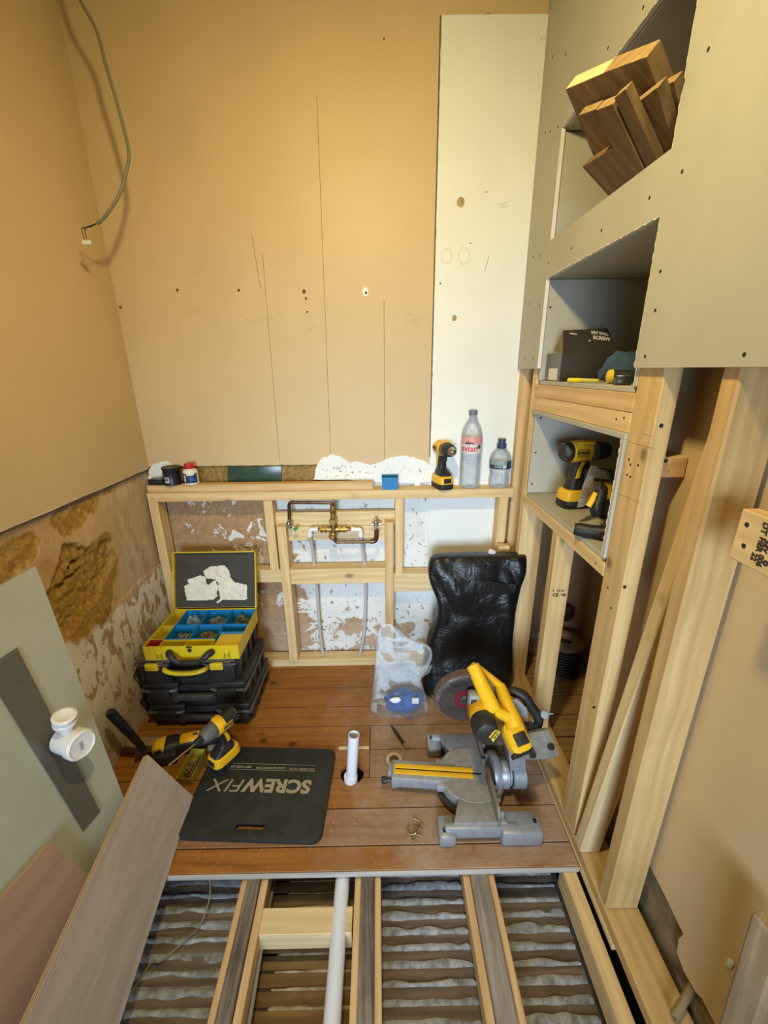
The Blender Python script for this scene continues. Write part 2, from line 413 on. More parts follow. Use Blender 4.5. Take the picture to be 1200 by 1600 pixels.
def tbox(name, lo, hi, mat, parent=None, axis=None, bev=.0015):
    """axis aligned sawn piece between two room corners"""
    lo, hi = V(lo), V(hi); d = hi - lo; c = (lo + hi) / 2
    ax = axis if axis is not None else max(range(3), key=lambda i: d[i])
    if ax == 0: return timber(name, (lo.x, c.y, c.z), (hi.x, c.y, c.z), d.y, d.z, mat, parent, (0, 0, 1), bev)
    if ax == 1: return timber(name, (c.x, lo.y, c.z), (c.x, hi.y, c.z), d.x, d.z, mat, parent, (0, 0, 1), bev)
    return timber(name, (c.x, c.y, lo.z), (c.x, c.y, hi.z), d.x, d.y, mat, parent, (0, 1, 0), bev)
def text(name, s, size, mat, parent, M, ext=.0003, align='CENTER', sx=1.0, bold=0, bend=None, shear=0, fit=None):
    """M is relative to the parent: letters lie in local XY, facing local +Z"""
    cu = bpy.data.curves.new(name, 'FONT'); cu.body = s; cu.size = size; cu.extrude = ext; cu.align_x = align; cu.align_y = 'CENTER'
    cu.offset = bold; cu.shear = shear; cu.resolution_u = 3
    ob = bpy.data.objects.new(name, cu); me = bpy.data.meshes.new_from_object(ob); me.name = name
    bpy.data.objects.remove(ob)
    if fit: xs = [v.co.x for v in me.vertices]; sx = fit / (max(xs) - min(xs))
    for v in me.vertices:
        v.co.x *= sx
        if bend: a = v.co.x / bend; r = bend + v.co.z; v.co = V((r * math.sin(a), v.co.y, r * math.cos(a) - bend))
    me.materials.clear(); me.materials.append(mat)
    return link(name, me, parent, M)
def facing(o, n, up):
    """matrix with local Z along n and local Y near up"""
    n = V(n).normalized(); x = V(up).cross(n).normalized(); y = n.cross(x)
    m = Mx((x, y, n)).transposed().to_4x4(); m.translation = V(o); return m
def copies(o, M, name=None):
    c = o.copy(); COL.objects.link(c); c.matrix_basis = M; WM[c] = M
    for ch in o.children:
        d = ch.copy(); COL.objects.link(d); d.parent = c; WM[d] = M @ ch.matrix_basis
        for g in ch.children:
            e = g.copy(); COL.objects.link(e); e.parent = d
    return c

# ------------------------------------------------------------------ the room shell
XL, YB, XS, XPB, XR = -.975, 1.735, .5605, .548, .655
Zc = 2.62
def inside(p, poly):
    x, y = p; c = False
    for i in range(len(poly)):
        (x1, y1), (x2, y2) = poly[i], poly[i - 1]
        if (y1 > y) != (y2 > y) and x < (x2 - x1) * (y - y1) / (y2 - y1) + x1: c = not c
    return c
def pdist(p, poly):
    p = V(p); m = 9
    for i in range(len(poly)):
        a, b = V(poly[i - 1]), V(poly[i]); d = b - a
        t = max(0, min(1, (p - a).dot(d) / max(d.length_squared, 1e-9))); m = min(m, (p - a - d * t).length)
    return m if inside(p, poly) else -m

wb = struct('wall_back')
def blow(u, v):
    x, z = -1 + 2.0 * u, -.2 + 1.2 * v
    n = noise.fractal(V((x * 9, 3.1, z * 9)), 1, 2, 4) * .003
    return (x, YB + .010 + n, z)
B().grid(150, 90, blow).out('stripped_plaster', BACKLOW, wb)
B().box2((-1, YB + .02, -.3), (1.1, YB + .12, Zc)).out('masonry', DARKWALL, wb)
# painted layer over the stripped strip, with a slightly ragged lower edge
def sheet(name, y0, y1, x0, x1, zlo, zhi, mat, parent, n=60, rag=.004, seed=0):
    low = [(x0 + (x1 - x0) * i / n, zlo + (noise.noise(V((i * .7, seed, 0))) * rag)) for i in range(n + 1)]
    poly = low + [(x1, zhi), (x0, zhi)]
    M = Mx(((1, 0, 0, 0), (0, 0, 1, 0), (0, 1, 0, 0), (0, 0, 0, 1)))
    return B().prism(poly, y0, y1, M).out(name, mat, parent)
sheet('painted_plaster', YB, YB + .02, -1, .208, .975, Zc, BEIGE, wb, seed=1)
sheet('painted_plaster', YB, YB + .02, .208, 1.05, 2.402, Zc, BEIGE, wb, seed=2)
# cream strip: slightly proud, ragged left edge
M_xz = Mx(((1, 0, 0, 0), (0, 0, 1, 0), (0, 1, 0, 0), (0, 0, 0, 1)))
edge = [(.213 + noise.noise(V((i * .9, 5, 0))) * .002, .30 + 2.1 * i / 90) for i in range(91)]
B().prism(edge + [(.585, 2.402), (.585, .30)], YB - .004, YB + .02, M_xz).out('cream_plaster_strip', CREAM, wb)
B().box2((.58, YB - .002, .14), (1.02, YB + .02, Zc)).out('alcove_plaster', ALC, wb)
# ragged white filler left along the cut edge
def blob(pts, y0, y1, mat, name, parent, jit=.004, k=6, M=M_xz):
    P = [V((a, b, 0)) for a, b in pts]; P = smooth(P + [P[0]], k)[:-1]
    P = [(p.x + R.uniform(-jit, jit), p.y + R.uniform(-jit, jit)) for p in P]
    return B().prism(P, y0, y1, M).out(name, mat, parent)
def pts_on_back(l, y=YB): return [(PY(a, b, y).x, PY(a, b, y).z) for a, b in l]
blob(pts_on_back([(490, 748), (500, 720), (515, 711), (530, 712), (545, 722), (560, 721), (575, 726), (595, 722), (610, 715), (630, 712), (650, 716), (668, 722), (671, 752)]), YB - .003, YB + .02, CREAM, 'white_filler', wb)
blob(pts_on_back([(232, 748), (236, 730), (250, 722), (268, 724), (272, 748)]), YB - .002, YB + .02, CREAM, 'white_filler', wb)
ch = B()
for _ in range(70):
    a, b = R.uniform(500, 668), R.uniform(728, 750)
    if 585 < a < 640 and b > 740: continue
    q = PY(a, b, YB - .003); r0_ = R.uniform(.0008, .0035)
    ch.prism([(q.x + r0_ * R.uniform(.5, 1.8) * math.cos(k * 1.05), q.z + r0_ * R.uniform(.4, 1.1) * math.sin(k * 1.05)) for k in range(6)], YB - .0036, YB - .002, M_xz)
ch.out('paint_chip', plain('grey_chip', (.20, .17, .13), .9), wb)['kind'] = 'stuff'
g = pts_on_back([(356, 754), (356, 729), (440, 728), (440, 754)], YB + .004)
B().prism(g, YB - .001, YB + .012, M_xz, .0015).out('green_tile', GREEN, wb)
for i, (a, b, r_) in enumerate([(720, 316, .0135), (710, 497, .009)]):
    p = PY(a, b, YB - .004)
    blob([(p.x + r_ * math.cos(q), p.z + r_ * 1.15 * math.sin(q)) for q in [k * .9 for k in range(7)]], YB - .0052, YB - .001, plain('tan_filler', (.42, .31, .14), .85, var=.4, vs=80), 'filled_hole', wb, .001)
for a, b, r_ in [(277, 453, .004), (373, 453, .004), (475, 455, .006), (478, 466, .004), (480, 487, .003), (688, 443, .003), (735, 380, .002), (760, 300, .002), (600, 60, .002), (188, 480, .004)]:
    p = PY(a, b, YB - .004)
    blob([(p.x + r_ * math.cos(q), p.z + r_ * math.sin(q)) for q in [k * 1.0 for k in range(6)]], YB - .0055, YB - .001, plain('brown_hole', (.13, .06, .02), .9), 'screw_hole', wb, .0006)
p = PY(571, 456, YB)
blob([(p.x + .011 * math.cos(q), p.z + .016 * math.sin(q)) for q in [k * .9 for k in range(7)]], YB - .002, YB + .01, CREAM, 'chipped_hole', wb, .001)
blob([(p.x + .002 + .004 * math.cos(q), p.z - .004 + .005 * math.sin(q)) for q in [k * 1.0 for k in range(6)]], YB - .003, YB + .01, HOLE, 'screw_hole', wb, .0005)
pb_ = B()
def pline(x0, y0, x1, y1, w_=.0011, y=YB):
    a, b = PY(x0, y0, y), PY(x1, y1, y); pb_.tube([a, b], w_, 4)
for l in [(410, 395, 437, 722), (393, 365, 407, 450), (495, 150, 517, 722), (600, 470, 601, 720)]: pline(*l)
pb_.out('pencil_line', PENCIL, wb)['kind'] = 'stuff'
pb_ = B()
def scribble(cx, cy, w_, h_, n, y=YB, r_=.0006):
    pts = [PY(cx - w_ / 2 + w_ * i / n + R.uniform(-3, 3), cy + R.uniform(-h_, h_) - i * .4, y) for i in range(n + 1)]
    pb_.tube(pts, r_, 3)
for c in [(300, 490, 28, 5, 12), (405, 503, 40, 5, 14), (430, 495, 22, 3, 8), (488, 515, 14, 3, 6), (650, 505, 24, 8, 12), (310, 425, 20, 8, 6), (640, 495, 16, 6, 8)]: scribble(*c)
for c in [(788, 320, 12, 5, 8), (788, 326, 10, 3, 5), (850, 62, 14, 4, 8), (762, 22, 8, 3, 3)]: scribble(*c, y=YB - .004)
for cx, rr in [(698, 8), (725, 9)]:
    pb_.tube([PY(cx + rr * math.cos(q), 400 + 1.5 * rr * math.sin(q), YB - .004) for q in [k * .45 for k in range(15)]], .0005, 3)
pb_.tube([PY(764, 400, YB - .004), PY(757, 425, YB - .004)], .0012, 3)
pb_.out('pencil_scribble', PENCIL, wb)['kind'] = 'stuff'

wl = struct('wall_left')
GOUGE = [(1.06, .70), (1.12, .775), (1.205, .855), (1.25, .835), (1.30, .795), (1.335, .765), (1.36, .785), (1.41, .765), (1.43, .71), (1.36, .66), (1.29, .62), (1.20, .585), (1.05, .56)]
OCH = [(1.0, .72), (1.2, .80), (1.40, .80), (1.435, .70), (1.41, .62), (1.33, .56), (1.25, .49), (1.12, .42), (.9, .44)]
TOPL = [(.6, .93), (1.12, .935), (1.15, .90), (1.10, .855), (1.02, .83), (.6, .80)]
TOPR = [(1.16, .93), (1.24, .97), (1.56, .975), (1.50, .93), (1.36, .90), (1.30, .86), (1.22, .86)]
NY, NZ, Y0, Y1, Z0, Z1 = 190, 190, .45, 1.75, -.2, .985
bare = []
bm_ = B()
def lw(u, v):
    y, z = Y0 + (Y1 - Y0) * u, Z0 + (Z1 - Z0) * v
    q = V((y * 8, z * 8, 1.7)); n = noise.fractal(q, 1, 2, 4)
    rough = noise.fractal(V((y * 45, z * 45, 8)), 1, 2, 4)
    jit = n * .022
    d1 = pdist((y, z), GOUGE) + jit; d2 = max(pdist((y, z), TOPL), pdist((y, z), TOPR)) + jit; d3 = pdist((y, z), OCH) + jit
    k = max(0, min(1, d1 / .012)); k2 = max(0, min(1, d2 / .008))
    dep = -.010 + n * .003 - k * (.014 + rough * .009) - k2 * (.005 + rough * .004)
    for (ya, za, yb, zb) in [(1.205, .765, 1.262, .772), (1.160, .725, 1.255, .738)]:
        s_ = (y - ya) / (yb - ya)
        if 0 <= s_ <= 1 and abs(z - (za + (zb - za) * s_)) < .0065: dep -= .030
    if z < .545 + n * .02: dep += .004
    bare.append(max(0, min(1, .5 + max(d1, d2, d3) * 22)))
    return (XL + dep, y, z)
bm_.grid(NY, NZ, lw)
lo_ = bm_.out('stripped_plaster', LEFTLOW, wl)
at_ = lo_.data.attributes.new('bare', 'FLOAT', 'POINT'); at_.data.foreach_set('value', bare)
B().box2((XL - .06, -1.55, -.3), (XL - .05, 1.85, Zc)).out('masonry', DARKWALL, wl)
M_yz = Mx(((0, 0, 1, 0), (1, 0, 0, 0), (0, 1, 0, 0), (0, 0, 0, 1)))
low = [(-1.55 + 3.29 * i / 140, .969 + noise.noise(V((i * .8, 9, 0))) * .003) for i in range(141)]
B().prism(low + [(1.74, Zc), (-1.55, Zc)], XL - .04, XL, M_yz).out('painted_plaster', BEIGEL, wl)
pl = B(); pl.tube([(XL - .002, -1.0 + 2.73 * i / 60, .9685 + noise.noise(V((i * 1.8, 9, 0))) * .002) for i in range(61)], .0022, 5)
pl.out('broken_edge', CORE, wl)
wr = struct('wall_right')
low = [(-1.5, .08), (.30, .10), (.485, .105), (.50, .092), (.535, .088), (.56, .10), (.566, .135), (.56, .165), (.62, .175), (.70, .182), (.80, .185), (.9375, .185)]
B().prism(low + [(.9375, Zc), (-1.5, Zc)], XR, XR + .30, M_yz).out('painted_plaster', BEIGE, wr)
B().grid(60, 8, lambda u, v: (XR + .012 + noise.fractal(V((u * 30, v * 5, 2)), 1, 2, 4) * .006, -.2 + 1.14 * u, -.25 + .46 * v)).out('bare_masonry', DARKWALL, wr)
B().box2((XR + .03, -1.5, -.36), (XR + .10, .95, .10)).out('masonry', DARKWALL, wr)
B().box2((.98, .90, -.3), (1.06, YB + .05, Zc)).out('alcove_plaster', ALC, wr)
q_ = PX(1143, 1505, XR)
B().hull([q_ + V((R.uniform(-.006, .001), R.uniform(-.007, .007), R.uniform(-.014, .014))) for _ in range(14)]).out('filler_dab', CREAM, wr)
wf_ = struct('wall_front')   # behind the photographer, with the window
for a, b in [((-1.05, -1.55, -.3), (-.75, -1.47, Zc)), ((.55, -1.55, -.3), (1.0, -1.47, Zc)), ((-.75, -1.55, -.3), (.55, -1.47, .4)), ((-.75, -1.55, 1.6), (.55, -1.47, Zc))]:
    B().box2(a, b).out('painted_plaster', plain('far_room_paint', (.33, .25, .15), .8), wf_)
ce = struct('ceiling'); B().box2((-1.05, -1.55, Zc), (1.06, 1.86, Zc + .05)).out('plaster_ceiling', CEILM, ce)

# ------------------------------------------------------------------ floor: boards, cut edge, void with laths
fl = struct('floor')
JY = [.793, .860, .973, 1.081, 1.195, 1.307, 1.410, 1.522, 1.645, 1.738]
XE = .556
def board(x0, x1, y0, y1, mat, dz=0, z0=-.02):
    g_ = .0017
    return tbox('floorboard', (x0 + g_ / 2, y0 + g_, z0 + dz), (x1 - g_ / 2, y1 - g_, dz), mat, fl, 0, .0012)
HC, HR = (-.113, 1.097), .0415
def arcboard(y0, y1, x0, x1, low):
    """board notched by the round hole cut for the waste pipe"""
    g_ = .0017; y0 += g_; y1 -= g_; arc = []
    yy = y1 if low else y0
    a0 = math.asin(max(-1, min(1, (yy - HC[1]) / HR)))
    if low:
        s_, e_ = a0, -math.pi - a0
        arc = [(HC[0] + HR * math.cos(s_ + (e_ - s_) * k / 16), HC[1] + HR * math.sin(s_ + (e_ - s_) * k / 16)) for k in range(17)]
        poly = [(x0, y0), (x1, y0), (x1, y1)] + arc + [(x0, y1)]
    else:
        s_, e_ = math.pi - a0, a0
        arc = [(HC[0] + HR * math.cos(s_ + (e_ - s_) * k / 24), HC[1] + HR * math.sin(s_ + (e_ - s_) * k / 24)) for k in range(25)]
        poly = [(x0, y0)] + arc + [(x1, y0), (x1, y1), (x0, y1)]
    return B().prism(poly, -.02, 0).out('floorboard', BOARD, fl)
XM = .02
for i in range(9):
    y0, y1 = JY[i], JY[i + 1]
    if i == 2: arcboard(y0, y1, -1, XE, True); continue
    if i == 3:
        arcboard(y0, y1, -1, -.053, False); board(-.052, XE, y0, y1, BOARDR, -.0005); continue
    if i == 4:
        board(-1, -.053, y0, y1, BOARD); board(-.052, XE, y0, y1, BOARDR, -.0006); continue
    if i in (0, 1): board(-1, XE, y0, y1, BOARD if i == 0 else BOARDR); continue
    board(-1, XE, y0, y1, BOARD, R.uniform(-.0006, 0))
tbox('cut_edge', (-.98, .7905, -.0215), (XE, .7935, -.0015), PALECUT, fl, 0, .0006)
tbox('bare_wood_strip', (-.17, 1.196, -.001), (-.055, 1.209, .0012), PINE2, fl, 0, .0005)
yy = 1.13
while yy < 1.72:
    board(.60, .99, yy, yy + .105, BOARDD, R.uniform(-.004, 0)); yy += .109 if yy < 1.3 or yy > 1.4 else .107
board(.60, .99, .955, 1.02, BOARDD, -.012)
for i in range(6): board(-1.0, 1.0, -1.5 + i * .29, -1.5 + (i + 1) * .29, BOARDR)
# void under the missing boards, closed by added dark sheets holding its shade
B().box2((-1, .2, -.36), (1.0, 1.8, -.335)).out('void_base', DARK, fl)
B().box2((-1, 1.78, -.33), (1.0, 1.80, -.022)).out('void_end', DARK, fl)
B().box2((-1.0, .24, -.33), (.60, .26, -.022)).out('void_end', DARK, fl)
LZ = -.165
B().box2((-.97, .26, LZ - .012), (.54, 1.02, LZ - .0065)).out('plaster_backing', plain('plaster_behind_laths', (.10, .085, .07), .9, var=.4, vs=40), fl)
bays = [(-.96, -.405, LATH, NIB, 1), (-.35, -.082, LATHO, NIBO, 2), (-.02, .236, LATH, NIB, 3), (.30, .525, LATH, NIB, 4)]
for bx0, bx1, lm, nm, bi in bays:
    y = .42; k = 0
    while y < 1.0:
        wd = .0285 + R.uniform(-.002, .002)
        tbox('lath', (bx0, y, LZ - .006 + R.uniform(-.001, .001)), (bx1, y + wd, LZ + R.uniform(-.001, .001)), lm, fl, 0, .001)
        # plaster squeezed through the gap and slumped over the lath
        n = 30; wid = R.uniform(.011, .017) if bi != 2 else R.uniform(.004, .008); hh = R.uniform(.003, .006) * (1 if bi != 2 else .6); sd = R.uniform(0, 90)
        xs0 = bx0 + (.004 if bi != 2 else .05); flip = -1 if bi == 1 else 1; b_ = B()
        rg = []
        for i in range(n + 1):
            u = i / n; x = xs0 + (bx1 - .003 - xs0) * u
            ww = wid * (1 + .75 * noise.fractal(V((x * 13, sd, 0)), 1, 2, 2)) * (1 if .02 < u < .98 else .5); ww = max(.003, ww)
            h2 = hh * (1 + .6 * noise.fractal(V((x * 24, sd, 4)), 1, 2, 2)); yc = y + wd + .001 - (0 if flip > 0 else -.004)
            rg.append([(x, yc + flip * ww * t_, LZ - .002 + h2 * s_) for t_, s_ in ((-.40, 0), (0, .6), (.25, .95), (.6, 1), (.9, .75), (1.0, .15), (.95, 0))])
        b_.rings(rg, cap=True); b_.out('plaster_nib', nm, fl)
        y += wd + .0065; k += 1

# joists, the new battens on their flanks and what lies between them
def joist(xf, xn, w_, mat, lab, name='floor_joist', z1=-.0215, z0=-.16, cat='joist', grp=None):
    o = timber(name, ((xf + 0), 1.0, (z0 + z1) / 2), (xn, .27, (z0 + z1) / 2), w_, z1 - z0, mat, None, (0, 0, 1), .002)
    return tag(o, lab, cat, grp)
joist(-.381, -.361, .035, OLD, 'old dark floor joist nearest the leaning plywood', grp='old floor joists')
joist(-.0515, -.049, .037, OLD, 'old knotty grey floor joist just right of the white waste pipe', grp='old floor joists')
joist(.269, .265, .050, OLDG, 'wide smooth grey floor joist, rightmost of the old joists', grp='old floor joists')
bt = [(-.4085, -.3905, .018, 'pale batten fixed to the left flank of the joist nearest the leaning plywood'),
      (-.352, -.331, .021, 'pale batten fixed between the leftmost old joist and the thin grey pipe'),
      (-.0795, -.076, .019, 'pale batten fixed between the white waste pipe and the knotty grey joist'),
      (-.0235, -.0205, .019, 'pale batten fixed to the right flank of the knotty grey joist'),
      (.233, .229, .021, 'pale batten fixed to the left flank of the wide smooth grey joist'),
      (.304, .300, .020, 'pale batten fixed to the right flank of the wide smooth grey joist')]
for xf, xn, w_, lab in bt: joist(xf, xn, w_ - .001, PINE3, lab, 'joist_batten', -.03, -.085, 'batten', 'pale battens on the joist flanks')
tag(timber('edge_joist', (.530, .81, -.06), (.529, .27, -.06), .038, .075, PINE, None), 'thick pale timber joist running beside the right hand sole plate', 'joist')
tag(tbox('joist_noggin', (-.3385, .672, -.098), (-.0905, .730, -.035), PINE2, None, 0), 'short pale noggin bridging two joists under the white waste pipe', 'noggin')
wp = thing('waste_pipe', 'white plastic waste pipe lying between joists and rising through the round floor hole', 'pipe', (-.12, .8, -.03))
zb = -.047
bb = B(); bb.tube([(-.1265, .28, zb), (-.1245, 1.035, zb), (-.121, 1.058, zb + .002)], .0205, 20); bb.out('pipe_run', PIPEW, wp, world=True)
bb = B(); bb.tube([(-.1175, 1.072, -.075), (-.117, 1.0745, -.035), (-.1165, 1.0748, .016)], [.024, .024, .0235], 20); bb.out('socket', PIPEW, wp, world=True)
def open_pipe(name, a, b, ro, ri, mat, par):
    a, b = V(a), V(b); M = frame(a, b - a) @ RY(90); L = (b - a).length
    B().lathe([(ri, 0), (ro, 0), (ro, L), (ri, L), (ri, 0)], M, 24, cap=False).out(name, mat, par, world=True)
open_pipe('standpipe', (-.1165, 1.0745, -.02), (-.100, 1.083, .192), .0187, .0163, PIPEW, wp)
tag(B().tube([(-.337, .95, -.10), (-.334, .7, -.10), (-.322, .45, -.10), (-.318, .28, -.10)], .0055, 10).out('conduit_pipe', plain('thin_grey_pipe', (.30, .29, .27), .5), None, (-.33, .6, -.1)), 'thin grey pipe running along the right side of the leftmost old joist', 'pipe')
tag(B().tube([PZ(328, 1362, -.05), PZ(327, 1405, -.10), PZ(312, 1446, -.150), PZ(291, 1468, -.150), PZ(250, 1502, -.150), PZ(237, 1503, -.150), PZ(200, 1556, -.150), PZ(150, 1600, -.150)], .0022, 8, sub=6).out('earth_cable', CABLEY, None, (-.55, .7, -.15)), 'thin green and yellow cable snaking over the laths beside the plywood', 'cable')
for i, (yy, zz) in enumerate([(1.045, -.03), (1.105, -.02)]):
    tag(B().tube([(.60, yy, zz), (.97, yy + .01, zz)], .0085, 12).out('floor_pipe', DSTEEL, None, (.7, yy, zz)), ['dark pipe crossing the floor gap in the alcove, nearer of the two', 'dark pipe crossing the floor gap in the alcove, farther of the two'][i], 'pipe', 'dark pipes in the alcove floor gap')

# ------------------------------------------------------------------ low stud frame against the back wall
YF = 1.665
def bx(x, y, yy=YF): return PY(x, y, yy).x
def bz(x, y, yy=YF): return PY(x, y, yy).z
sf = thing('stud_frame', 'low pine stud frame standing along the back wall behind the tool cases', 'frame', (-.2, 1.70, 0))
tbox('top_rail', (-.968, YF, .840), (.558, YB - .006, .878), PINE, sf, 0)
tbox('bottom_plate', (-.968, YF, 0), (.545, YB - .006, .038), PINE2, sf, 0)
def vstud(xl, xr, z0, z1, y0=YF, y1=YB - .006, mat=PINE, par=sf, name='stud'):
    return tbox(name, (xl, y0, z0), (xr, y1, z1), mat, par, 2)
vstud(-.968, -.930, .0385, .8395)
x2 = bx(411, 790); zr = bz(430, 911); zr1 = bz(430, 892)
vstud(x2, x2 + .038, bz(425, 893), .8395, YF + .004)
vstud(bx(452, 1000) - .005, bx(452, 1000) + .035, .0385, bz(435, 822), YF - .012)
tbox('rail', (-.93, YF + .006, zr), (bx(440, 900) - .001, YB - .006, zr1), PINE2, sf, 0)
x3l, x3r = bx(450, 900), bx(602, 900)
tbox('rail', (x3l, YF, bz(520, 912)), (x3r, YB - .006, bz(520, 889)), PINE, sf, 0)
vstud(x3r, x3r + .037, .0385, bz(610, 815), YF - .012, YB - .008, PINE3)
x5 = bx(617, 800); vstud(x5 + .001, x5 + .036, bz(622, 902), .8395, YF + .004)
tbox('rail', (x3r + .037, YF + .006, bz(650, 925)), (.52, YB - .006, bz(650, 897)), PINE2, sf, 0)
vstud(.500, .538, .0385, .8395)
tbox('noggin', (x2 + .038, YF + .035, bz(520, 821, 1.70)), (x5 + .001, YF + .069, bz(520, 800, 1.70)), PINE2, sf, 0)
tbox('noggin', (bx(444, 830), YF + .028, bz(520, 843, 1.70)), (x3r, YF + .060, bz(520, 821, 1.70) - .0005), PINE2, sf, 0)
tag(tbox('loose_timber', (-.965, 1.672, .8785), (bx(583, 760), 1.712, .9095), PINE3, None, 0), 'loose pine strip lying along the left of the low frame top', 'timber')

# ------------------------------------------------------------------ stud partition with shelf openings at the right
sp = thing('stud_partition', 'pine stud partition at the right with boarded shelf openings and plasterboard above', 'partition', (.56, 1.2, 0))
def part(name, lo, hi, mat, axis=None, bev=.0015): return tbox(name, lo, hi, mat, sp, axis, bev)
part('sole_plate', (XS, .24, 0), (XS + .088, 1.70, .038), PINEW, 1, .003)
part('packing_plate', (XS - .002, .62, -.020), (XS + .03, 1.64, -.0005), PINE2, 1)
post = part('post', (XS, .853, .0385), (XS + .0385, .9375, 2.5), PINEM, 2, .003)
part('stud', (XS + .001, .672, .0385), (XS + .085, .711, 2.5), PINEW, 2, .004)
stud2 = part('stud', (XS + .001, 1.222, .0385), (XS + .063, 1.260, .8485), PINEM, 2)
part('stud', (XS + .001, 1.548, .0385), (XS + .088, 1.586, 2.5), PINE, 2)
part('stud', (XS - .002, 1.692, .0385), (XS + .06, 1.728, 2.5), PINE3, 2)
part('shelf_rail', (XS, .938, 1.2545), (XS + .06, 1.548, 1.2965), PINE3, 1)
part('shelf_rail', (XS, .938, 1.2095), (XS + .06, 1.548, 1.2535), PINE, 1)
part('shelf_rail', (XS, .938, .849), (XS + .06, 1.548, .8865), PINE, 1)
part('shelf_panel', (XS + .004, .951, 1.297), (.975, 1.522, 1.3095), PB, 1)
part('shelf_panel', (XS + .004, .951, .887), (.975, 1.522, .8995), PB, 1)
part('niche_ceiling', (XS - .006, .938, 1.195), (.975, 1.548, 1.209), PB, 1)
part('niche_ceiling', (XS + .001, .951, 1.625), (.975, 1.522, 1.638), PB, 1)
part('niche_ceiling', (XS + .001, .951, 2.015), (.975, 1.522, 2.028), PB, 1)
part('shelf_panel', (XS + .02, .951, 1.655), (.975, 1.522, 1.668), PB, 1)
for z0, z1 in ((.8995, 1.195), (1.3095, 1.625), (1.668, 2.015)):
    part('niche_panel', (XS + .002, 1.523, z0), (.975, 1.535, z1), PB, 0)
    part('niche_panel', (XS - (.006 if z0 < 1 else 0), .9385, z0), (.975, .950, z1), PB, 0)
    part('niche_panel', (.966, .951, z0), (.977, 1.522, z1), PB, 1)
# the front boarding: one sheet with two openings, ragged where it was sawn
ys = [-.6, .616, .938, 1.515, 1.552, YB - .002]; zs = [1.297, 1.349, 1.6275, 1.733, 2.02, 2.6]
def filled(i, j):
    if i >= 4: return j >= 1            # far strip
    if j == 0: return False
    if i == 2: return j in (2, 4)
    return True
b_ = B(); vv = {}
def gv(i, j):
    if (i, j) not in vv: vv[i, j] = b_.bm.verts.new((XPB, ys[i], zs[j]))
    return vv[i, j]
fs = []
for i in range(5):
    for j in range(5):
        if filled(i, j): fs.append(b_.bm.faces.new((gv(i, j), gv(i + 1, j), gv(i + 1, j + 1), gv(i, j + 1))))
r_ = bmesh.ops.extrude_face_region(b_.bm, geom=fs)
bmesh.ops.translate(b_.bm, verts=[v for v in r_['geom'] if isinstance(v, bmesh.types.BMVert)], vec=(.0125, 0, 0))
pbd = b_.out('plasterboard', PB, sp, world=True, ang=20)
def ragged(a, b, nrm, w_=.0118, seed=0, amp=.003, xo=0):
    a, b = V(a), V(b); n = max(6, int((b - a).length / .006)); rg = []
    for i in range(n + 1):
        p = a.lerp(b, i / n); k = .0006 + amp * max(0, noise.noise(V((i * .55, seed, 0))) + .25)
        rg.append([p + V((xo + .0004, 0, 0)) - V(nrm) * .001, p + V((xo + .0002, 0, 0)) + V(nrm) * k, p + V((xo + w_, 0, 0)) + V(nrm) * k * .6, p + V((xo + w_, 0, 0)) - V(nrm) * .001])
    B().rings(rg).out('cut_edge', CORE, sp, world=True, ang=60)
ragged((XPB, .938, 1.352), (XPB, .938, 1.6275), (0, 1, 0), seed=1)
ragged((XPB, .938, 1.6275), (XPB, 1.515, 1.6275), (0, 0, -1), seed=2, amp=.004)
ragged((XPB, 1.515, 1.35), (XPB, 1.515, 1.6275), (0, -1, 0), seed=3)
ragged((XPB, .938, 1.733), (XPB, .938, 2.02), (0, 1, 0), seed=4)
ragged((XPB, 1.515, 1.733), (XPB, 1.515, 2.02), (0, -1, 0), seed=5)
ragged((XPB, .938, 2.02), (XPB, 1.515, 2.02), (0, 0, -1), seed=6)
ragged((XS - .006, .950, .90), (XS - .006, .950, 1.195), (0, 1, 0), seed=7, amp=.006)
ragged((XS - .0, .950, 1.31), (XS - .0, .950, 1.35), (0, 1, 0), seed=8, amp=.003)
hb = B()
def dot_x(px, py, x=XPB, r_=.0035):
    p = PX(px, py, x); hb.lathe([(.0005, 0), (r_, 0), (r_, .0006), (.0005, .0006)], T(p - V((.0005, 0, 0))) @ RY(90), 8)
for a, b in [(1107, 77), (1066, 268), (1015, 309), (1032, 424), (1008, 557), (1163, 554), (860, 205), (852, 207), (843, 400), (833, 401), (857, 411), (893, 388), (843, 478), (820, 560), (833, 560), (826, 475), (940, 360), (1005, 12), (884, 85), (864, 88), (950, 75), (872, 198), (1024, 485)]: dot_x(a, b)
hb.out('screw_hole', HOLE, pbd, world=True)['kind'] = 'stuff'
hb = B()
for a, b in [(845, 653), (837, 707), (831, 756), (860, 480)]:
    p = PY(a, b, 1.5225); hb.lathe([(.0005, 0), (.0035, 0), (.0035, .0006), (.0005, .0006)], T(p) @ RX(90), 8)
for a, b in [(983, 718), (985, 726), (997, 727), (980, 742), (985, 745), (838, 608), (838, 625), (963, 655), (975, 653), (820, 782), (931, 880), (950, 918), (955, 950)]: dot_x(a, b, XS, .003)
for a, b in [(1033, 665), (1040, 720), (976, 917), (928, 1105), (972, 1320)]:
    p = PY(a, b, .853); hb.lathe([(.0005, 0), (.0045, 0), (.0045, .0008), (.0005, .0008)], T(p) @ RX(90), 8)
hb.out('screw_hole', HOLE, sp, world=True)['kind'] = 'stuff'
pl_ = B()
for a, b in [((983, 690), (1025, 702)), ((962, 770), (1000, 785)), ((1003, 678), (1020, 681)), ((945, 890), (970, 912))]: pl_.tube([PX(*a, XS - .0002), PX(*b, XS - .0002)], .0005, 4)
pl_.out('pencil_line', PENCIL, sp, world=True)
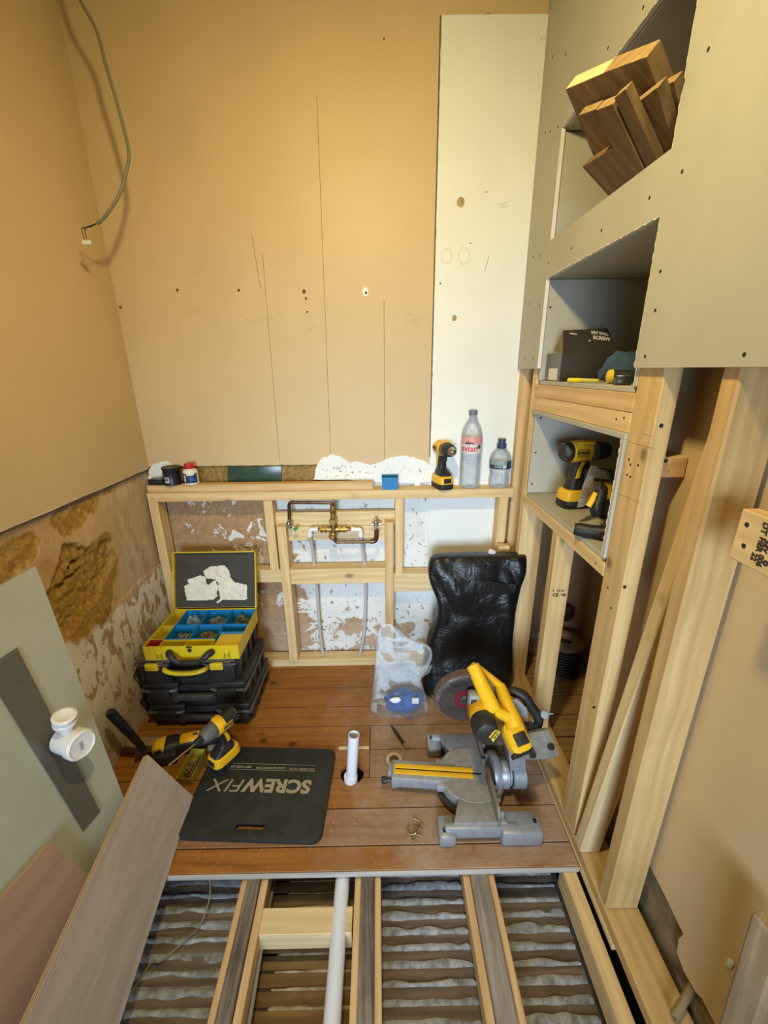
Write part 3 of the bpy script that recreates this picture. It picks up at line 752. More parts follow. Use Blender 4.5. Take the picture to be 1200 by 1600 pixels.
# markings printed on the timber
p = PY(869, 928, 1.2215); text('stamp', 'CE', .016, INK, stud2, WM[stud2].inverted() @ facing(p + V((-.002, -.0005, -.004)), (0, -1, 0), (0, 0, 1)), bold=.0006)
text('stamp', 'F   C2 24', .010, INK, stud2, WM[stud2].inverted() @ facing(p + V((.006, -.0005, .012)), (0, -1, 0), (0, 0, 1)), bold=.0003)
text('stamp', 'UK', .012, INK, stud2, WM[stud2].inverted() @ facing(p + V((.025, -.0005, -.004)), (0, -1, 0), (0, 0, 1)), bold=.0006)
# noggin stub between post and wall
part('noggin', (XS + .039, .862, 1.125), (XS + .0925, .905, 1.17), PINE3, 0)
# stamped block fixed across the near stud
q = PX(1156, 797, .535)
blk = thing('timber_block', 'pale pine block with black stamped lettering fixed across the near stud at right', 'block', (.548, .5, 1.12))
body = tbox('body', (.535, .33, 1.072), (XS, .578, 1.151), PINE, blk, 1, .002)
for tx_, a, b, z_ in (('DT', 1195, 826, .013), ('HER', 1188, 851, .012), ('34Y', 1196, 853, .012), ('22', 1178, 870, .012), ('006', 1187, 876, .012), ('6', 1198, 881, .018)):
    text('stamp', tx_, z_, INK, body, WM[body].inverted() @ facing(PX(a, b, .5347), (-1, 0, 0), (0, -1, 0)), bold=.0005)
for a, b in [(1167, 820), (1162, 853)]:
    p = PX(a, b, .535); B().sphere(p, (.001, .004, .004), n=8).out('screw_head', HOLE, body, world=True)
# the board leaning between post and near stud
a0 = V((XS + .024, .822, .040)); a1 = V((.625, .728, 1.300))
tag(timber('leaning_stud', a0, a1, .058, .036, PINE2, None, (0, -1, .1), .003), 'loose pine stud leaning between the shelf post and the stamped near stud', 'timber')
# blurred timber and tube in the near right corner
tag(timber('weathered_plank', PZ(1128, 1690, .07), PX(1205, 1448, .615), .046, .022, WEATH, None, (-.75, -.1, .6), .004), 'weathered plank end leaning in the near right corner over the sole plate', 'timber')
nt = PZ(1052, 1590, .055)
open_pipe_n = thing('tube_offcut', 'short grey tube with an open end lying on the sole plate at lower right', 'pipe', nt)
open_pipe('tube', nt, nt + V((.075, .045, .012)), .0085, .006, plain('grey_brown_tube', (.30, .23, .13), .5), open_pipe_n)

# ------------------------------------------------------------------ shower valve pipework in the frame
sv = thing('shower_valve', 'exposed brass shower valve with copper bends fixed in the low frame', 'valve', PY(519, 825, 1.66))
vy = 1.662
def v_(x, y, d=vy): return PY(400 + x / 5, 760 + y / 5, d)
def vt(name, pts, r, mat, n=14, sub=0): return B().tube(pts, r, n, True, sub).out(name, mat, sv, world=True)
ins = plain('bronze_pipe', (.13, .075, .035), .35, .8, var=.3, vs=50)
def rnd(pts, r=.014, k=5):
    pts = [V(p) for p in pts]; o = [pts[0]]
    for a, b, c in zip(pts, pts[1:], pts[2:]):
        p, q = b + (a - b).normalized() * r, b + (c - b).normalized() * r
        o += [p * (1 - t) ** 2 + b * 2 * t * (1 - t) + q * t * t for t in [i / k for i in range(k + 1)]]
    return o + [pts[-1]]
vt('copper_bend', rnd([v_(260, 255), v_(258, 125), v_(597, 128), v_(600, 160)]), .0072, ins)
vt('copper_bend', rnd([v_(600, 400), v_(625, 435), v_(905, 432), v_(944, 415), v_(944, 345)], .010), .0072, ins)
vt('copper_sleeve', rnd([v_(895, 433), v_(938, 428), v_(942, 345)], .014), .0095, ins)
vt('stem', [v_(600, 150), v_(603, 240)], .0115, BRASS)
vt('stem_nut', [v_(602, 178), v_(602, 205)], .0145, BRASS, 6)
b_ = B(); b_.lathe([(.004, -.02), (.013, -.02), (.0165, -.012), (.0165, .012), (.013, .020), (.004, .020)], T(v_(602, 270)) @ RX(90), 20)
b_.out('valve_body', BRASS, sv, world=True)
vt('valve_stem', [v_(605, 285), v_(605, 350)], .0135, BRASS)
b_ = B(); b_.lathe([(.005, .036), (.009, .036), (.010, .026), (.0165, .022), (.018, .005), (.018, -.016), (.005, -.018)], T(v_(603, 378)) @ RX(90), 20)
b_.out('mixer_spindle', BRASS, sv, world=True)
vt('side_port', [v_(500, 335), v_(715, 335)], .0100, BRASS)
for x in (512, 545, 655, 690): vt('compression_nut', [v_(x - 10, 335), v_(x + 10, 335)], .0135, BRASS, 6)
vt('copper_stub', [v_(480, 336), v_(500, 335)], .0065, COPPER); vt('copper_stub', [v_(715, 335), v_(745, 335)], .0065, COPPER)
for s_, x0, x1 in ((1, 420, 485), (-1, 818, 745)):
    e = vt('push_fit_elbow', rnd([v_(x1, 335), v_(x0, 336), v_(x0, 395)], .010), .0095, WHITEP)
    B().tube([v_(x1, 335), v_(x1 + (x0 - x1) * .3, 335)], .0122, 16).out('collar', WHITEP, sv, world=True)
    B().tube([v_(x0, 365), v_(x0, 388)], .0122, 16).out('collar', WHITEP, sv, world=True)
PLAST = plain('grey_white_barrier_pipe', (.50, .49, .47), .45)
vt('supply_pipe', [v_(420, 385), v_(440, 480, 1.69), v_(457, 630, 1.705), v_(476, 800, 1.705), v_(498, 1120, 1.70), v_(524, 1318, 1.692)], .0072, PLAST, 12, 6)
vt('supply_pipe', [v_(818, 385), v_(832, 480, 1.69), v_(848, 630, 1.705), v_(856, 800, 1.705), v_(846, 1120, 1.70), v_(810, 1318, 1.692)], .0072, PLAST, 12, 6)
b_ = B(); b_.lathe([(.006, -.016), (.0125, -.014), (.0135, 0), (.011, .012), (.006, .014)], T(v_(258, 300)), 16)
b_.tube([v_(262, 268), v_(262, 285)], .0095, 6); b_.tube([v_(258, 300), v_(258, 300) + V((0, -.022, 0))], .009, 12); b_.out('isolating_valve', CHROME, sv, world=True)
b_ = B(); b_.hull([v_(288, 322) + V((0, -.012, 0)), v_(318, 305) + V((0, -.012, 0)), v_(335, 320) + V((0, -.012, 0)), v_(312, 345) + V((0, -.012, 0)), v_(300, 325), v_(325, 318)])
b_.out('lever', plain('green_lever', (.02, .28, .05), .4), sv, world=True)
b_ = B(); b_.lathe([(.005, -.010), (.0115, -.008), (.012, .010), (.007, .016), (.005, .028), (.004, .029)], T(v_(938, 295)), 16)
b_.tube([v_(900, 297), v_(982, 291)], .0058, 10); b_.tube([v_(938, 298), v_(938, 298) + V((0, -.02, 0))], .008, 12); b_.out('elbow_fitting', CHROME, sv, world=True)

# ------------------------------------------------------------------ on top of the low frame
ZT = .878
def on_top(px, y): return PY(px, 760, y).x
# small dark box with a clear blister behind it
p = PZ(258, 751, .9095)
bx1 = thing('fixings_box', 'small dark flat box at the left end of the low frame top', 'box', (p.x, 1.69, .9095))
B().box((0, 0, .012), (.062, .036, .024), RZ(-8), .003).out('body', plain('dark_teal_card', (.012, .022, .025), .4), bx1)
B().box((.010, -.002, .0245), (.035, .028, .0012), RZ(-8)).out('lid_label', plain('teal_label', (.03, .08, .10), .4), bx1)
p = PZ(252, 741, .9095)
bl = thing('clear_tub', 'clear plastic tub behind the small dark box on the frame top', 'tub', (p.x - .012, 1.718, .9095))
B().lathe([(.010, 0), (.0125, .002), (.0135, .040), (.0145, .042)], None, 20).out('cup', PET, bl)
# dark tin
p = PZ(279, 752, .9095)
tn = thing('filler_tin', 'dark navy tin with a white barcode label on the frame top', 'tin', (p.x - .001, 1.692, .9095), )
B().lathe([(.030, 0), (.0345, .001), (.0345, .006), (.0335, .008), (.0335, .062), (.0345, .064), (.0345, .067)], None, 32).out('body', plain('navy_tin', (.014, .013, .022), .35), tn)
B().lathe([(.0348, .067), (.0355, .068), (.0355, .073), (.033, .0735), (.031, .071), (.002, .071)], None, 32).out('lid', plain('tin_lid', (.045, .038, .03), .35, .5), tn)
def wrap(name, r, z0, z1, a0, a1, mat, par, n=12):
    rg = [[(r * math.sin(a), -r * math.cos(a), z) for a in [math.radians(a0 + (a1 - a0) * i / n) for i in range(n + 1)]] for z in (z0, z1)]
    return B().rings(rg, cap=False, close=False).out(name, mat, par)
tlb = wrap('label', .0339, .012, .036, -32, 5, plain('barcode_label', (.55, .56, .66), .6), tn)
b_ = B()
for k in range(9):
    a = math.radians(-28 + k * 3.2); b_.box((.0342 * math.sin(a), -.0342 * math.cos(a), .026), (.0006 + .0006 * (k % 2), .0003, .014), None)
b_.out('barcode', INK, tlb)['kind'] = 'stuff'
# white bottle with red cap
p = PZ(311, 749, .9095)
gb = thing('glue_bottle', 'white plastic bottle with red screw cap and navy label on the frame top', 'bottle', (p.x, 1.695, .9095))
B().lathe([(.026, 0), (.029, .002), (.029, .052), (.027, .058), (.018, .063), (.018, .067)], None, 28).out('bottle', WHITEP, gb)
b_ = B(); b_.lathe([(.0195, .066), (.020, .067), (.0195, .084), (.017, .086), (.002, .086)], None, 28); b_.out('cap', RED, gb)
wrap('label', .0293, .008, .048, -75, 75, BLUED, gb)
wrap('label_panel', .0296, .014, .042, -40, -18, plain('barcode_panel', (.6, .6, .55), .6), gb)
wrap('label_panel', .0296, .018, .034, 18, 52, plain('blue_panel', (.02, .12, .35), .4), gb)
wrap('label_panel', .0298, .040, .049, -10, 50, LBLW, gb)
# blue open bin
c0, c1 = PY(590, 767, 1.668), PY(629, 767, 1.668)
def open_bin(name, label, w_, d_, h_, mat, loc, rz, group=None, th=.0016, cat='bin', taper=.92):
    t = thing(name, label, cat, M=T(loc) @ RZ(rz), group=group)
    o = lambda w2, d2, z: [(-w2 / 2, -d2 / 2, z), (w2 / 2, -d2 / 2, z), (w2 / 2, d2 / 2, z), (-w2 / 2, d2 / 2, z)]
    B().rings([o(w_ * taper, d_ * taper, 0), o(w_, d_, h_), o(w_ - 2 * th, d_ - 2 * th, h_), o((w_ - 2 * th) * taper, (d_ - 2 * th) * taper, th)]).out('tray', mat, t)
    return t
bn = open_bin('blue_bin', 'small empty blue bin standing on the low frame top', .069, .056, .052, BLUE, ((c0.x + c1.x) / 2, 1.698, ZT + .0002), 0)
b_ = B(); 
p = PZ(652, 758, ZT)
b_.hull([p + V((R.uniform(-.017, .017), R.uniform(-.012, .012), R.uniform(.0, .014))) for _ in range(16)] + [p + V((a, b, 0)) for a, b in ((-.015, -.01), (.015, -.01), (.015, .01), (-.015, .01))])
tag(b_.out('plaster_lump', CREAM, None, p), 'small white plaster lump on the frame top between blue bin and drill', 'rubble')

# ------------------------------------------------------------------ power tools
def rr(w_, d_, r_=.35, n=20):
    """rounded rectangle ring in two axes"""
    o = []
    for i in range(n):
        a = 2 * math.pi * (i + .5) / n; c, s = math.cos(a), math.sin(a); e = r_
        o.append((w_ / 2 * math.copysign(abs(c) ** e, c), d_ / 2 * math.copysign(abs(s) ** e, s)))
    return o
def battery(par, z=0, x=0, big=1.0, mark='18V XR', window=True):
    o = lambda w2, d2, zz, xo=0: [(x + xo + a, b, z + zz) for a, b in rr(w2, d2, .45)]
    bt_ = B().rings([o(.108, .070, 0), o(.114, .074, .006), o(.114, .074, .030), o(.110, .070, .036)]).out('battery', BLK, par)
    B().rings([o(.1145, .0745, .026), o(.1155, .0755, .032), o(.106, .068, .056), o(.098, .060, .060)]).out('battery_top', YEL, bt_)
    if window:
        B().box((x + .0555, 0, z + .041), (.006, .036, .022), None, .004).out('battery_latch', BLK, bt_)
    return bt_
def drill(name, label, M, chuck=True, side='DEWALT', short=False, bitlen=.03):
    """pistol grip tool: barrel along local X, battery base on z=0"""
    t = thing(name, label, 'drill', M=M, group='yellow and black cordless drills')
    battery(t)
    o = lambda cx, w2, d2, zz: [(cx + a, b, zz) for a, b in rr(w2, d2, .6)]
    B().rings([o(.004, .092, .058, .056), o(.002, .088, .056, .068), o(-.008, .060, .044, .082)]).out('handle_foot', BLK, t)
    B().rings([o(-.006, .062, .046, .076), o(-.010, .043, .037, .088), o(-.012, .041, .035, .118), o(-.006, .048, .038, .142), o(.0, .060, .044, .158)]).out('handle', BLK, t)
    for s_ in (1, -1):
        B().prism([(-.026, .095), (-.012, .098), (-.006, .135), (.004, .150), (-.012, .150), (-.022, .125)], 0, .0025, T(0, s_ * .0195, 0) @ RX(90), .001).out('grip_inlay', YEL, t)
    B().box((.020, 0, .133), (.014, .018, .026), RY(0), .005).out('trigger', BLK, t)
    Ml = T(0, 0, .178) @ RY(90)
    mx_ = -.012 if short else -.040
    B().lathe([(.004, -.070), (.022, -.070), (.0285, -.062), (.0315, -.050), (.0332 if short else .030, mx_)], Ml, 24).out('motor_cap', BLK, t)
    b_ = B()
    for k in range(9): b_.box((-.058, .0265 * math.cos(k * .55 - .5), .178 + .0265 * math.sin(k * .55 - .5)), (.022, .004, .004), None, .001)
    b_.out('vent_ribs', GREYP, t)['kind'] = 'stuff'
    h = B().lathe([(.004, mx_ - .004), (.0315, mx_ - .004), (.033, mx_ + .004), (.033, .012), (.030, .020), (.004, .020)], Ml, 28); h.box((.002 if short else 0, 0, .202), (.030 if short else .060, .040, .018), None, .006); h.out('motor_housing', YEL, t)
    for s_ in (1, -1):
        pn = B().box((-.018, s_ * .0325, .178), (.040, .003, .026), None, .002).out('side_panel', plain('dull_gold_panel', (.40, .22, .02), .45), t)
        text('badge', side, .0105, BLK, pn, T(-.018, s_ * .0342, .179) @ (RX(90) if s_ < 0 else RZ(180) @ RX(90)), bold=.0004)
    B().box((.010, 0, .158), (.034, .040, .022), None, .006).out('gear_skirt', YEL, t)
    if short:
        B().lathe([(.004, .018), (.030, .018), (.031, .026), (.027, .060), (.020, .072), (.004, .074)], Ml, 28).out('nose_cone', GREYP, t)
        B().lathe([(.003, .072), (.013, .072), (.014, .080), (.013, .096), (.003, .098)], Ml, 20).out('hex_collar', BLK, t)
        B().tube([(.096, 0, .178), (.096 + bitlen, 0, .178)], .0032, 6).out('bit', STEEL, t)
    else:
        B().lathe([(.004, .018), (.0305, .018), (.0315, .024), (.0315, .036), (.029, .040), (.004, .040)], Ml, 28).out('clutch_ring', GREYP, t)
        b_ = B(); b_.lathe([(.004, .040), (.0285, .040), (.0295, .046), (.0285, .060), (.0245, .064), (.0245, .078), (.023, .084), (.004, .084)], Ml, 24)
        for k in range(12): a = k * math.pi / 6; b_.box((.070, .0245 * math.cos(a), .178 + .0245 * math.sin(a)), (.016, .003, .003), None)
        b_.out('chuck_sleeve', BLK, t)
        B().lathe([(.004, .083), (.0205, .083), (.019, .090), (.011, .104), (.006, .106)], Ml, 20).out('chuck_jaws', STEEL, t)
        B().tube([(.104, 0, .178), (.104 + bitlen, 0, .178)], .003, 6).out('bit', DSTEEL, t)
    return t
p = PZ(691, 761, ZT)
d1 = drill('cordless_drill', 'yellow and black cordless drill standing on the frame top beside the tall bottle', T(p.x - .002, 1.700, ZT + .0003) @ RZ(-73) @ Mx.Scale(.93, 4), bitlen=.012)
p = PY(903, 782, 1.30)
d2 = drill('combi_drill', 'yellow and black cordless drill pointing into the wall on the lower shelf', T(.672, 1.36, .9002) @ RZ(8) @ Mx.Scale(1.06, 4), bitlen=.06)
d3 = drill('impact_driver', 'yellow and black impact driver standing on the corner of the foam mat', T(PZ(352, 1189, .0172)) @ RZ(-123) @ Mx.Scale(.94, 4), short=True, bitlen=.10)

# ------------------------------------------------------------------ water bottles
def ring_lathe(prof, rib=None, n=32): return prof
p = PZ(731, 758, ZT)
eb = thing('tall_bottle', 'tall clear plastic water bottle with grey cap and pink and white label', 'bottle', (p.x, 1.703, ZT + .0003))
prof = [(.012, .004), (.030, .0), (.040, .004), (.0425, .012)]
for k in range(8): prof += [(.0425, .018 + k * .0175), (.0408, .026 + k * .0175), (.0425, .032 + k * .0175)]
prof += [(.0425, .165), (.0425, .232), (.0405, .248), (.033, .272), (.021, .295), (.0145, .305), (.0145, .318)]
sc_ = .307 / .330
B().lathe([(r, z * sc_) for r, z in prof], None, 36, cap=False).out('bottle', PET, eb)
B().lathe([(.0165, .298), (.017, .299), (.017, .315), (.0155, .317), (.001, .317)], None, 24).out('cap', plain('slate_cap', (.17, .19, .27), .45), eb)
pinkl = plain('label_pink_white', (.72, .66, .66), .5)
elb = wrap('label', .0428, .148, .185, -100, 100, pinkl, eb, 24); wrap('label_band', .0429, .187, .216, -80, 80, plain('label_pink', (.72, .34, .34), .5), eb, 24)
text('lettering', 'evian', .036, plain('label_red', (.60, .03, .05), .5), elb, T(0, 0, .168) @ RZ(-24) @ T(0, -.0432, 0) @ RX(90), ext=.0002, bend=.0432, bold=.0005)
b_ = B()
for x0, h_ in ((-.030, .010), (-.022, .014), (-.013, .011), (-.004, .008)): 
    a = x0 / .043; b_.hull([(.0433 * math.sin(a + q), -.0433 * math.cos(a + q), .187 + z) for q, z in ((-.13, 0), (.13, 0), (0, h_), (-.05, h_ * .6))] + [(.0436 * math.sin(a), -.0436 * math.cos(a), .189)])
b_.out('mountain_print', plain('mountain_navy', (.05, .04, .09), .5), elb)['kind'] = 'stuff'
a = .55; B().lathe([(.0005, 0), (.0085, 0), (.0085, .0006), (.0005, .0006)], T(.0433 * math.sin(a), -.0433 * math.cos(a), .176) @ RZ(math.degrees(a)) @ RX(90), 16).out('seal_print', plain('seal_dark', (.07, .09, .09), .5), elb)
p = PZ(776, 757, ZT)
sb_ = thing('short_bottle', 'short clear water bottle with navy sports cap and dark blue label', 'bottle', (p.x, 1.704, ZT + .0003))
prof = [(.012, .004), (.036, 0), (.0425, .004), (.0435, .014), (.0435, .040), (.041, .050), (.0415, .060), (.045, .080), (.046, .092), (.046, .120), (.043, .135), (.034, .150), (.020, .162), (.016, .166), (.016, .176)]
B().lathe([(r * .96, z * .97) for r, z in prof], None, 36, cap=False).out('bottle', PET, sb_)
B().lathe([(.0185, .163), (.019, .164), (.019, .180), (.0165, .182), (.0145, .184), (.0145, .194), (.0165, .195), (.0165, .200), (.001, .201)], None, 24).out('cap', plain('sports_cap_navy', (.045, .06, .14), .4), sb_)
slb = wrap('label', .0446, .082, .115, -95, 95, BLUED, sb_, 24); wrap('label_band', .0447, .098, .116, -80, 20, plain('hill_green', (.20, .28, .15), .5), sb_, 16)
wrap('label_band', .0447, .100, .116, -70, 10, plain('mist_blue', (.30, .38, .45), .5), sb_, 16)
wrap('label_panel', .0448, .086, .100, -2, 18, plain('label_pale', (.55, .6, .68), .5), sb_, 8)
b_ = B()
for k in range(5): a = math.radians(-42 + k * 8); b_.box((0, -.0449, .092), (.0032, .0004, .007 - .0015 * (k % 2)), RZ(math.degrees(a)))
b_.out('pale_print', TEXTW, slb)['kind'] = 'stuff'

# ------------------------------------------------------------------ hanging cable
cb = thing('hanging_cable', 'grey cable hanging from above with bare cores in a white terminal connector', 'cable', (-.8, 1.54, 2.3))
cy = 1.535
cpts = [PY(112, -30, cy), PY(125, 0, cy), PY(151, 48, cy), PY(165, 100, cy), PY(180, 150, cy), PY(192, 195, cy), PY(201, 235, cy - .01), PY(199, 262, cy - .02), PY(188, 300, cy - .03), PY(174, 325, cy - .04), PY(158, 345, cy - .045), PY(152, 349, cy - .045)]
top0 = cpts[0]; cpts = [V((top0.x - .03, top0.y - .03, Zc)), V((top0.x - .012, top0.y - .01, (Zc + top0.z) / 2))] + cpts
B().tube(cpts, .0046, 12, True, 4).out('sheath', CABLEG, cb, world=True)
e = cpts[-1]
def cc(x, y, d=cy - .045): return PY(90 + x / 3.077, y / 3.077, d)
B().tube([e, cc(178, 1078), cc(130, 1095), cc(115, 1100), cc(130, 1150)], .0013, 6, True, 4).out('core_wire', BLK, cb, world=True)
B().tube([e, cc(160, 1090), cc(132, 1100), cc(140, 1150)], .0013, 6, True, 4).out('core_wire', BLK, cb, world=True)
B().tube([e, cc(178, 1095), cc(152, 1150)], .0013, 6, True, 3).out('core_wire', plain('yellow_core', (.50, .36, .05), .5), cb, world=True)
b_ = B()
for k in range(3): b_.box(cc(126 + k * 14, 1166), (.0072, .010, .011), None, .002)
b_.box(cc(140, 1172), (.022, .008, .006), None, .001); b_.out('terminal_block', WHITEP, cb, world=True)

# ------------------------------------------------------------------ sheets leaning on the left
# moisture resistant board: leans on the left wall, stands on the floor and the laths
mt0 = V((-.963, 1.061, .842)); mb0 = PZ(225, 1330, .003); th = .0125; hd_ = V((0, -.76, 0))
n_ = hd_.cross(mb0 - mt0).normalized(); n_ = n_ if n_.x > 0 else -n_
fp = mb0
mb = thing('moisture_board', 'large grey green plasterboard sheet leaning on the left wall', 'board', (-.85, .9, 0))
b_ = B(); q = [mb0 + hd_, mb0, mt0, mt0 + hd_]
b_.rings([[p - n_ * th + V((0, 0, .002)) for p in q], q]); b_.out('sheet', PBG, mb, world=True)
ue = (mt0 - mb0).normalized()
b_ = B(); q = [mt0 + hd_ + ue * .001, mt0 + ue * .001, mt0 - ue * .0015, mt0 + hd_ - ue * .0015]
b_.rings([[p - n_ * (th + .0003) for p in q], [p - n_ * .002 for p in q]]); b_.out('top_edge', plain('board_edge_paper', (.60, .58, .50), .8), mb, world=True)
# grey metal trim strip lying against the board
sa, sb2, sc2, sd = [PP(x, y, fp + n_ * .004, n_) for x, y in ((27, 1012), (157, 1268), (131, 1298), (-24, 1046))]
b_ = B(); q = [sa, sb2, sc2, sd]
b_.rings([[p - n_ * .0035 for p in q], q]); so = b_.out('metal_strip', ZINC, None, sb2, ang=20)
tag(so, 'flat dark grey metal strip leaning against the grey green board', 'strip')
# white trap fitting
tc = PP(108, 1158, fp + n_ * .052, n_)
tr = thing('bottle_trap', 'white plastic trap fitting resting against the dark grey strip', 'trap', M=T(tc + V((.012, 0, -.004))) @ Mx.Scale(1.27, 4))
ax = V((.90, -.34, .02)).normalized(); Mt = frame((0, 0, 0), ax) @ RY(90)
cup = B().lathe([(.004, -.036), (.026, -.036), (.029, -.033), (.029, .006), (.0315, .008), (.0315, .022), (.027, .026), (.025, .024), (.003, .022)], Mt @ Mx.Scale(.93, 4), 32).out('cup', WHITEP, tr)
up_ = V((.05, -.0, 1)).normalized()
b_ = B(); b_.tube([ax * -.012 + up_ * .02, ax * -.014 + up_ * .047], .0115, 20); b_.out('outlet', WHITEP, tr)
Mo = T(ax * -.014 + up_ * .044) @ frame((0, 0, 0), (V((.25, -.1, 1))).normalized()) @ RY(90)
B().lathe([(.004, 0), (.019, 0), (.0205, .002), (.0205, .007), (.019, .009), (.0205, .018), (.021, .021), (.016, .023), (.004, .020)], Mo, 28).out('union_nut', WHITEP, tr)
b_ = B()
for k in range(4): b_.box((ax * .0215 + V((0, 0, .007 - k * .005))), (.002, .008, .002), None)
b_.out('moulded_text', plain('moulded_grey', (.35, .35, .34), .5), cup)['kind'] = 'stuff'
# long birch plywood offcut
r0 = V((-.634, 1.008, .020)); r1 = PZ(187, 1600, -.025)
l0 = PZ(231, 1179, .222); l1 = PZ(40, 1600, .195)
r1 = r1 + (r1 - r0) * .20; l1 = l1 + (l1 - l0) * .20
pn = (r1 - r0).cross(l0 - r0).normalized(); pn = pn if pn.x > 0 else -pn
pw = thing('plywood_offcut', 'long grey faced plywood offcut lying tilted over the open joists', 'plywood', r0)
def plysheet(q, n, th, face, par, layers=5):
    o = frame((q[0] + q[1] + q[2] + q[3]) / 4, q[2] - q[1], n)
    b_ = B(); oi = o.inverted(); loc = [oi @ p for p in q]; nn = oi.to_3x3() @ n
    b_.rings([[p - nn * .0018 for p in loc], loc]); bmesh.ops.recalc_face_normals(b_.bm, faces=b_.bm.faces)
    me = bpy.data.meshes.new('face_veneer'); b_.bm.to_mesh(me); b_.bm.free(); me.materials.append(face); link('face_veneer', me, par, WM[par].inverted() @ o)
    c = sum(q, V()) / 4
    for k in range(layers):
        d0 = .0018 + (th - .0018) * k / layers; d1 = .0018 + (th - .0018) * (k + 1) / layers
        s_ = 1 - .0012 * (k % 2); qq = [c + (p - c) * s_ for p in q]
        m_ = plain('ply_layer_light', (.62, .46, .27), .7) if k % 2 == 0 else plain('ply_layer_dark', (.34, .22, .12), .7)
        b_ = B(); b_.rings([[p - n * d1 for p in qq], [p - n * d0 for p in qq]]); b_.out('ply_layer', m_, par, world=True)
plysheet([l0, r0, r1, l1], pn, .018, PLY, pw)
# pinkish plywood piece in the near left corner
n2 = n_; f2 = mb0 + n_ * .022
def q2(x, y): return PP(x, y, f2, n2)
a_, b__, c_, d_ = q2(78, 1318), q2(196, 1416), q2(60, 1640), q2(-75, 1492)
d_ = a_ + (d_ - a_) * 1.6; c_ = b__ + (d_ - a_)
pk = thing('pink_plywood', 'small pinkish brown plywood sheet leaning in the near left corner', 'plywood', b__)
plysheet([a_, b__, c_, d_], n2, .012, PLYP, pk, 3)

# ------------------------------------------------------------------ stack of tool cases
CASEH = plain('case_handle', (.042, .040, .038), .5, dust=.12)
CX0, CX1, CY0, CY1 = -.944, -.538, 1.325, 1.615
def toolcase(name, label, z0, z1, x0, x1, y0, y1, latch, hand, lidm, top):
    t = thing(name, label, 'case', ((x0 + x1) / 2, (y0 + y1) / 2, z0), group='tool cases stacked in the left corner')
    W, D, H = x1 - x0, y1 - y0, z1 - z0
    zl = H * (.70 if not top else .76)
    b_ = B(); b_.box((0, .012, zl / 2), (W - .016, D - .024, zl), None, .010)
    for s_ in (-1, 1):
        b_.box((s_ * W * .315, -D / 2 + .016, zl * .46), (W * .30, .032, zl * .92), None, .008)
        for k in (-1, 1): b_.box((s_ * W * .315 + k * W * .115, -D / 2 + .0, zl * .45), (.010, .010, zl * .7), None, .003)
    for s_ in (-1, 1):
        for k in range(4): b_.box((s_ * (W / 2 - .005), -D * .36 + k * D * .24, zl * .5), (.010, .026, zl * .8), None, .004)
    b_.out('base', BLKG, t)
    l = B(); hl = H - zl - .001
    l.box((0, .014, zl + .0005 + hl / 2), (W - .004, D - .030, hl), None, min(.008, hl * .3))
    for s_ in (-1, 1): l.box((s_ * W * .315, -D / 2 + .018, zl + .0005 + hl / 2), (W * .34, .036, hl), None, min(.007, hl * .3))
    l.out('lid', lidm, t)
    r_ = B(); m_ = BLKG
    for s_ in (-1, 1):
        r_.tube([(s_ * (W * .18), -D / 2 + .02, zl - .004), (s_ * W * .19, -D / 2 - .004, zl - .001), (s_ * (W / 2 - .02), -D / 2 - .004, zl - .001), (s_ * (W / 2 - .002), -D / 2 + .02, zl - .001), (s_ * (W / 2), D / 2 - .02, zl - .001)], .0065 if not top else .004, 8, True, 3)
    r_.out('rim', plain('worn_black_rim', (.06, .058, .054), .5, dust=.35), t)
    for s_ in (-1, 1):
        b_ = B(); lw_, lh = (.052, .040) if not top else (.050, .030)
        zc = zl - .010 if not top else zl - .006
        b_.box((s_ * W * .315, -D / 2 - .008, zc), (lw_ + (.022 if not top else 0), .016, lh), None, .005)
        for k in range(5): b_.box((s_ * W * .315 - lw_ * .36 + k * lw_ * .18, -D / 2 - .0165, zc + lh * .1), (.004, .003, lh * .6), None, .001)
        b_.out('latch', latch, t)
    hz = zl * (.52 if not top else .80)
    b_ = B()
    if top: b_.tube([(-W * .205, -D / 2 + .012, hz - .002), (-W * .19, -D / 2 - .012, hz), (-W * .09, -D / 2 - .020, hz - .007), (W * .09, -D / 2 - .020, hz - .007), (W * .19, -D / 2 - .012, hz), (W * .205, -D / 2 + .012, hz - .002)], .0095, 10, True, 3)
    else:
        b_.box((0, -D / 2 + .000, hz), (W * .38, .018, .028), None, .006)
        for s_ in (-1, 1):
            for k in range(4): b_.box((s_ * (W * .17 + k * .003), -D / 2 - .010, hz - .012 + k * .007), (.020, .004, .0025), None)
    b_.out('handle', hand, t)
    if top:
        b_ = B()
        for k in range(3): b_.box((-W * .12 + k * W * .12, D * .0, zl + .004), (.003, D * .8, .012))
        b_.out('divider', GREYP, t)['kind'] = 'stuff'
        B().box((0, -D / 2 + .045, zl * .62), (W * .36, .012, zl * .5), None, .004).out('hand_recess', BLK, t)
    return t
toolcase('tool_case', 'black lidded tool case at the bottom of the stack', .0003, .103, CX0 + .012, CX1 + .012, CY0 - .002, CY1 - .002, BLKG, CASEH, BLKG, False)
toolcase('tool_case', 'black lidded tool case second from the bottom of the stack', .1035, .207, CX0, CX1 + .004, CY0, CY1, BLKG, CASEH, BLKG, False)
toolcase('organiser_case', 'black organiser case with yellow latches and smoked lid under the open yellow case', .2075, .330, CX0 - .002, CX1 - .020, CY0 - .004, CY1 - .006, CASEY, CASEY, SMOKE, True)
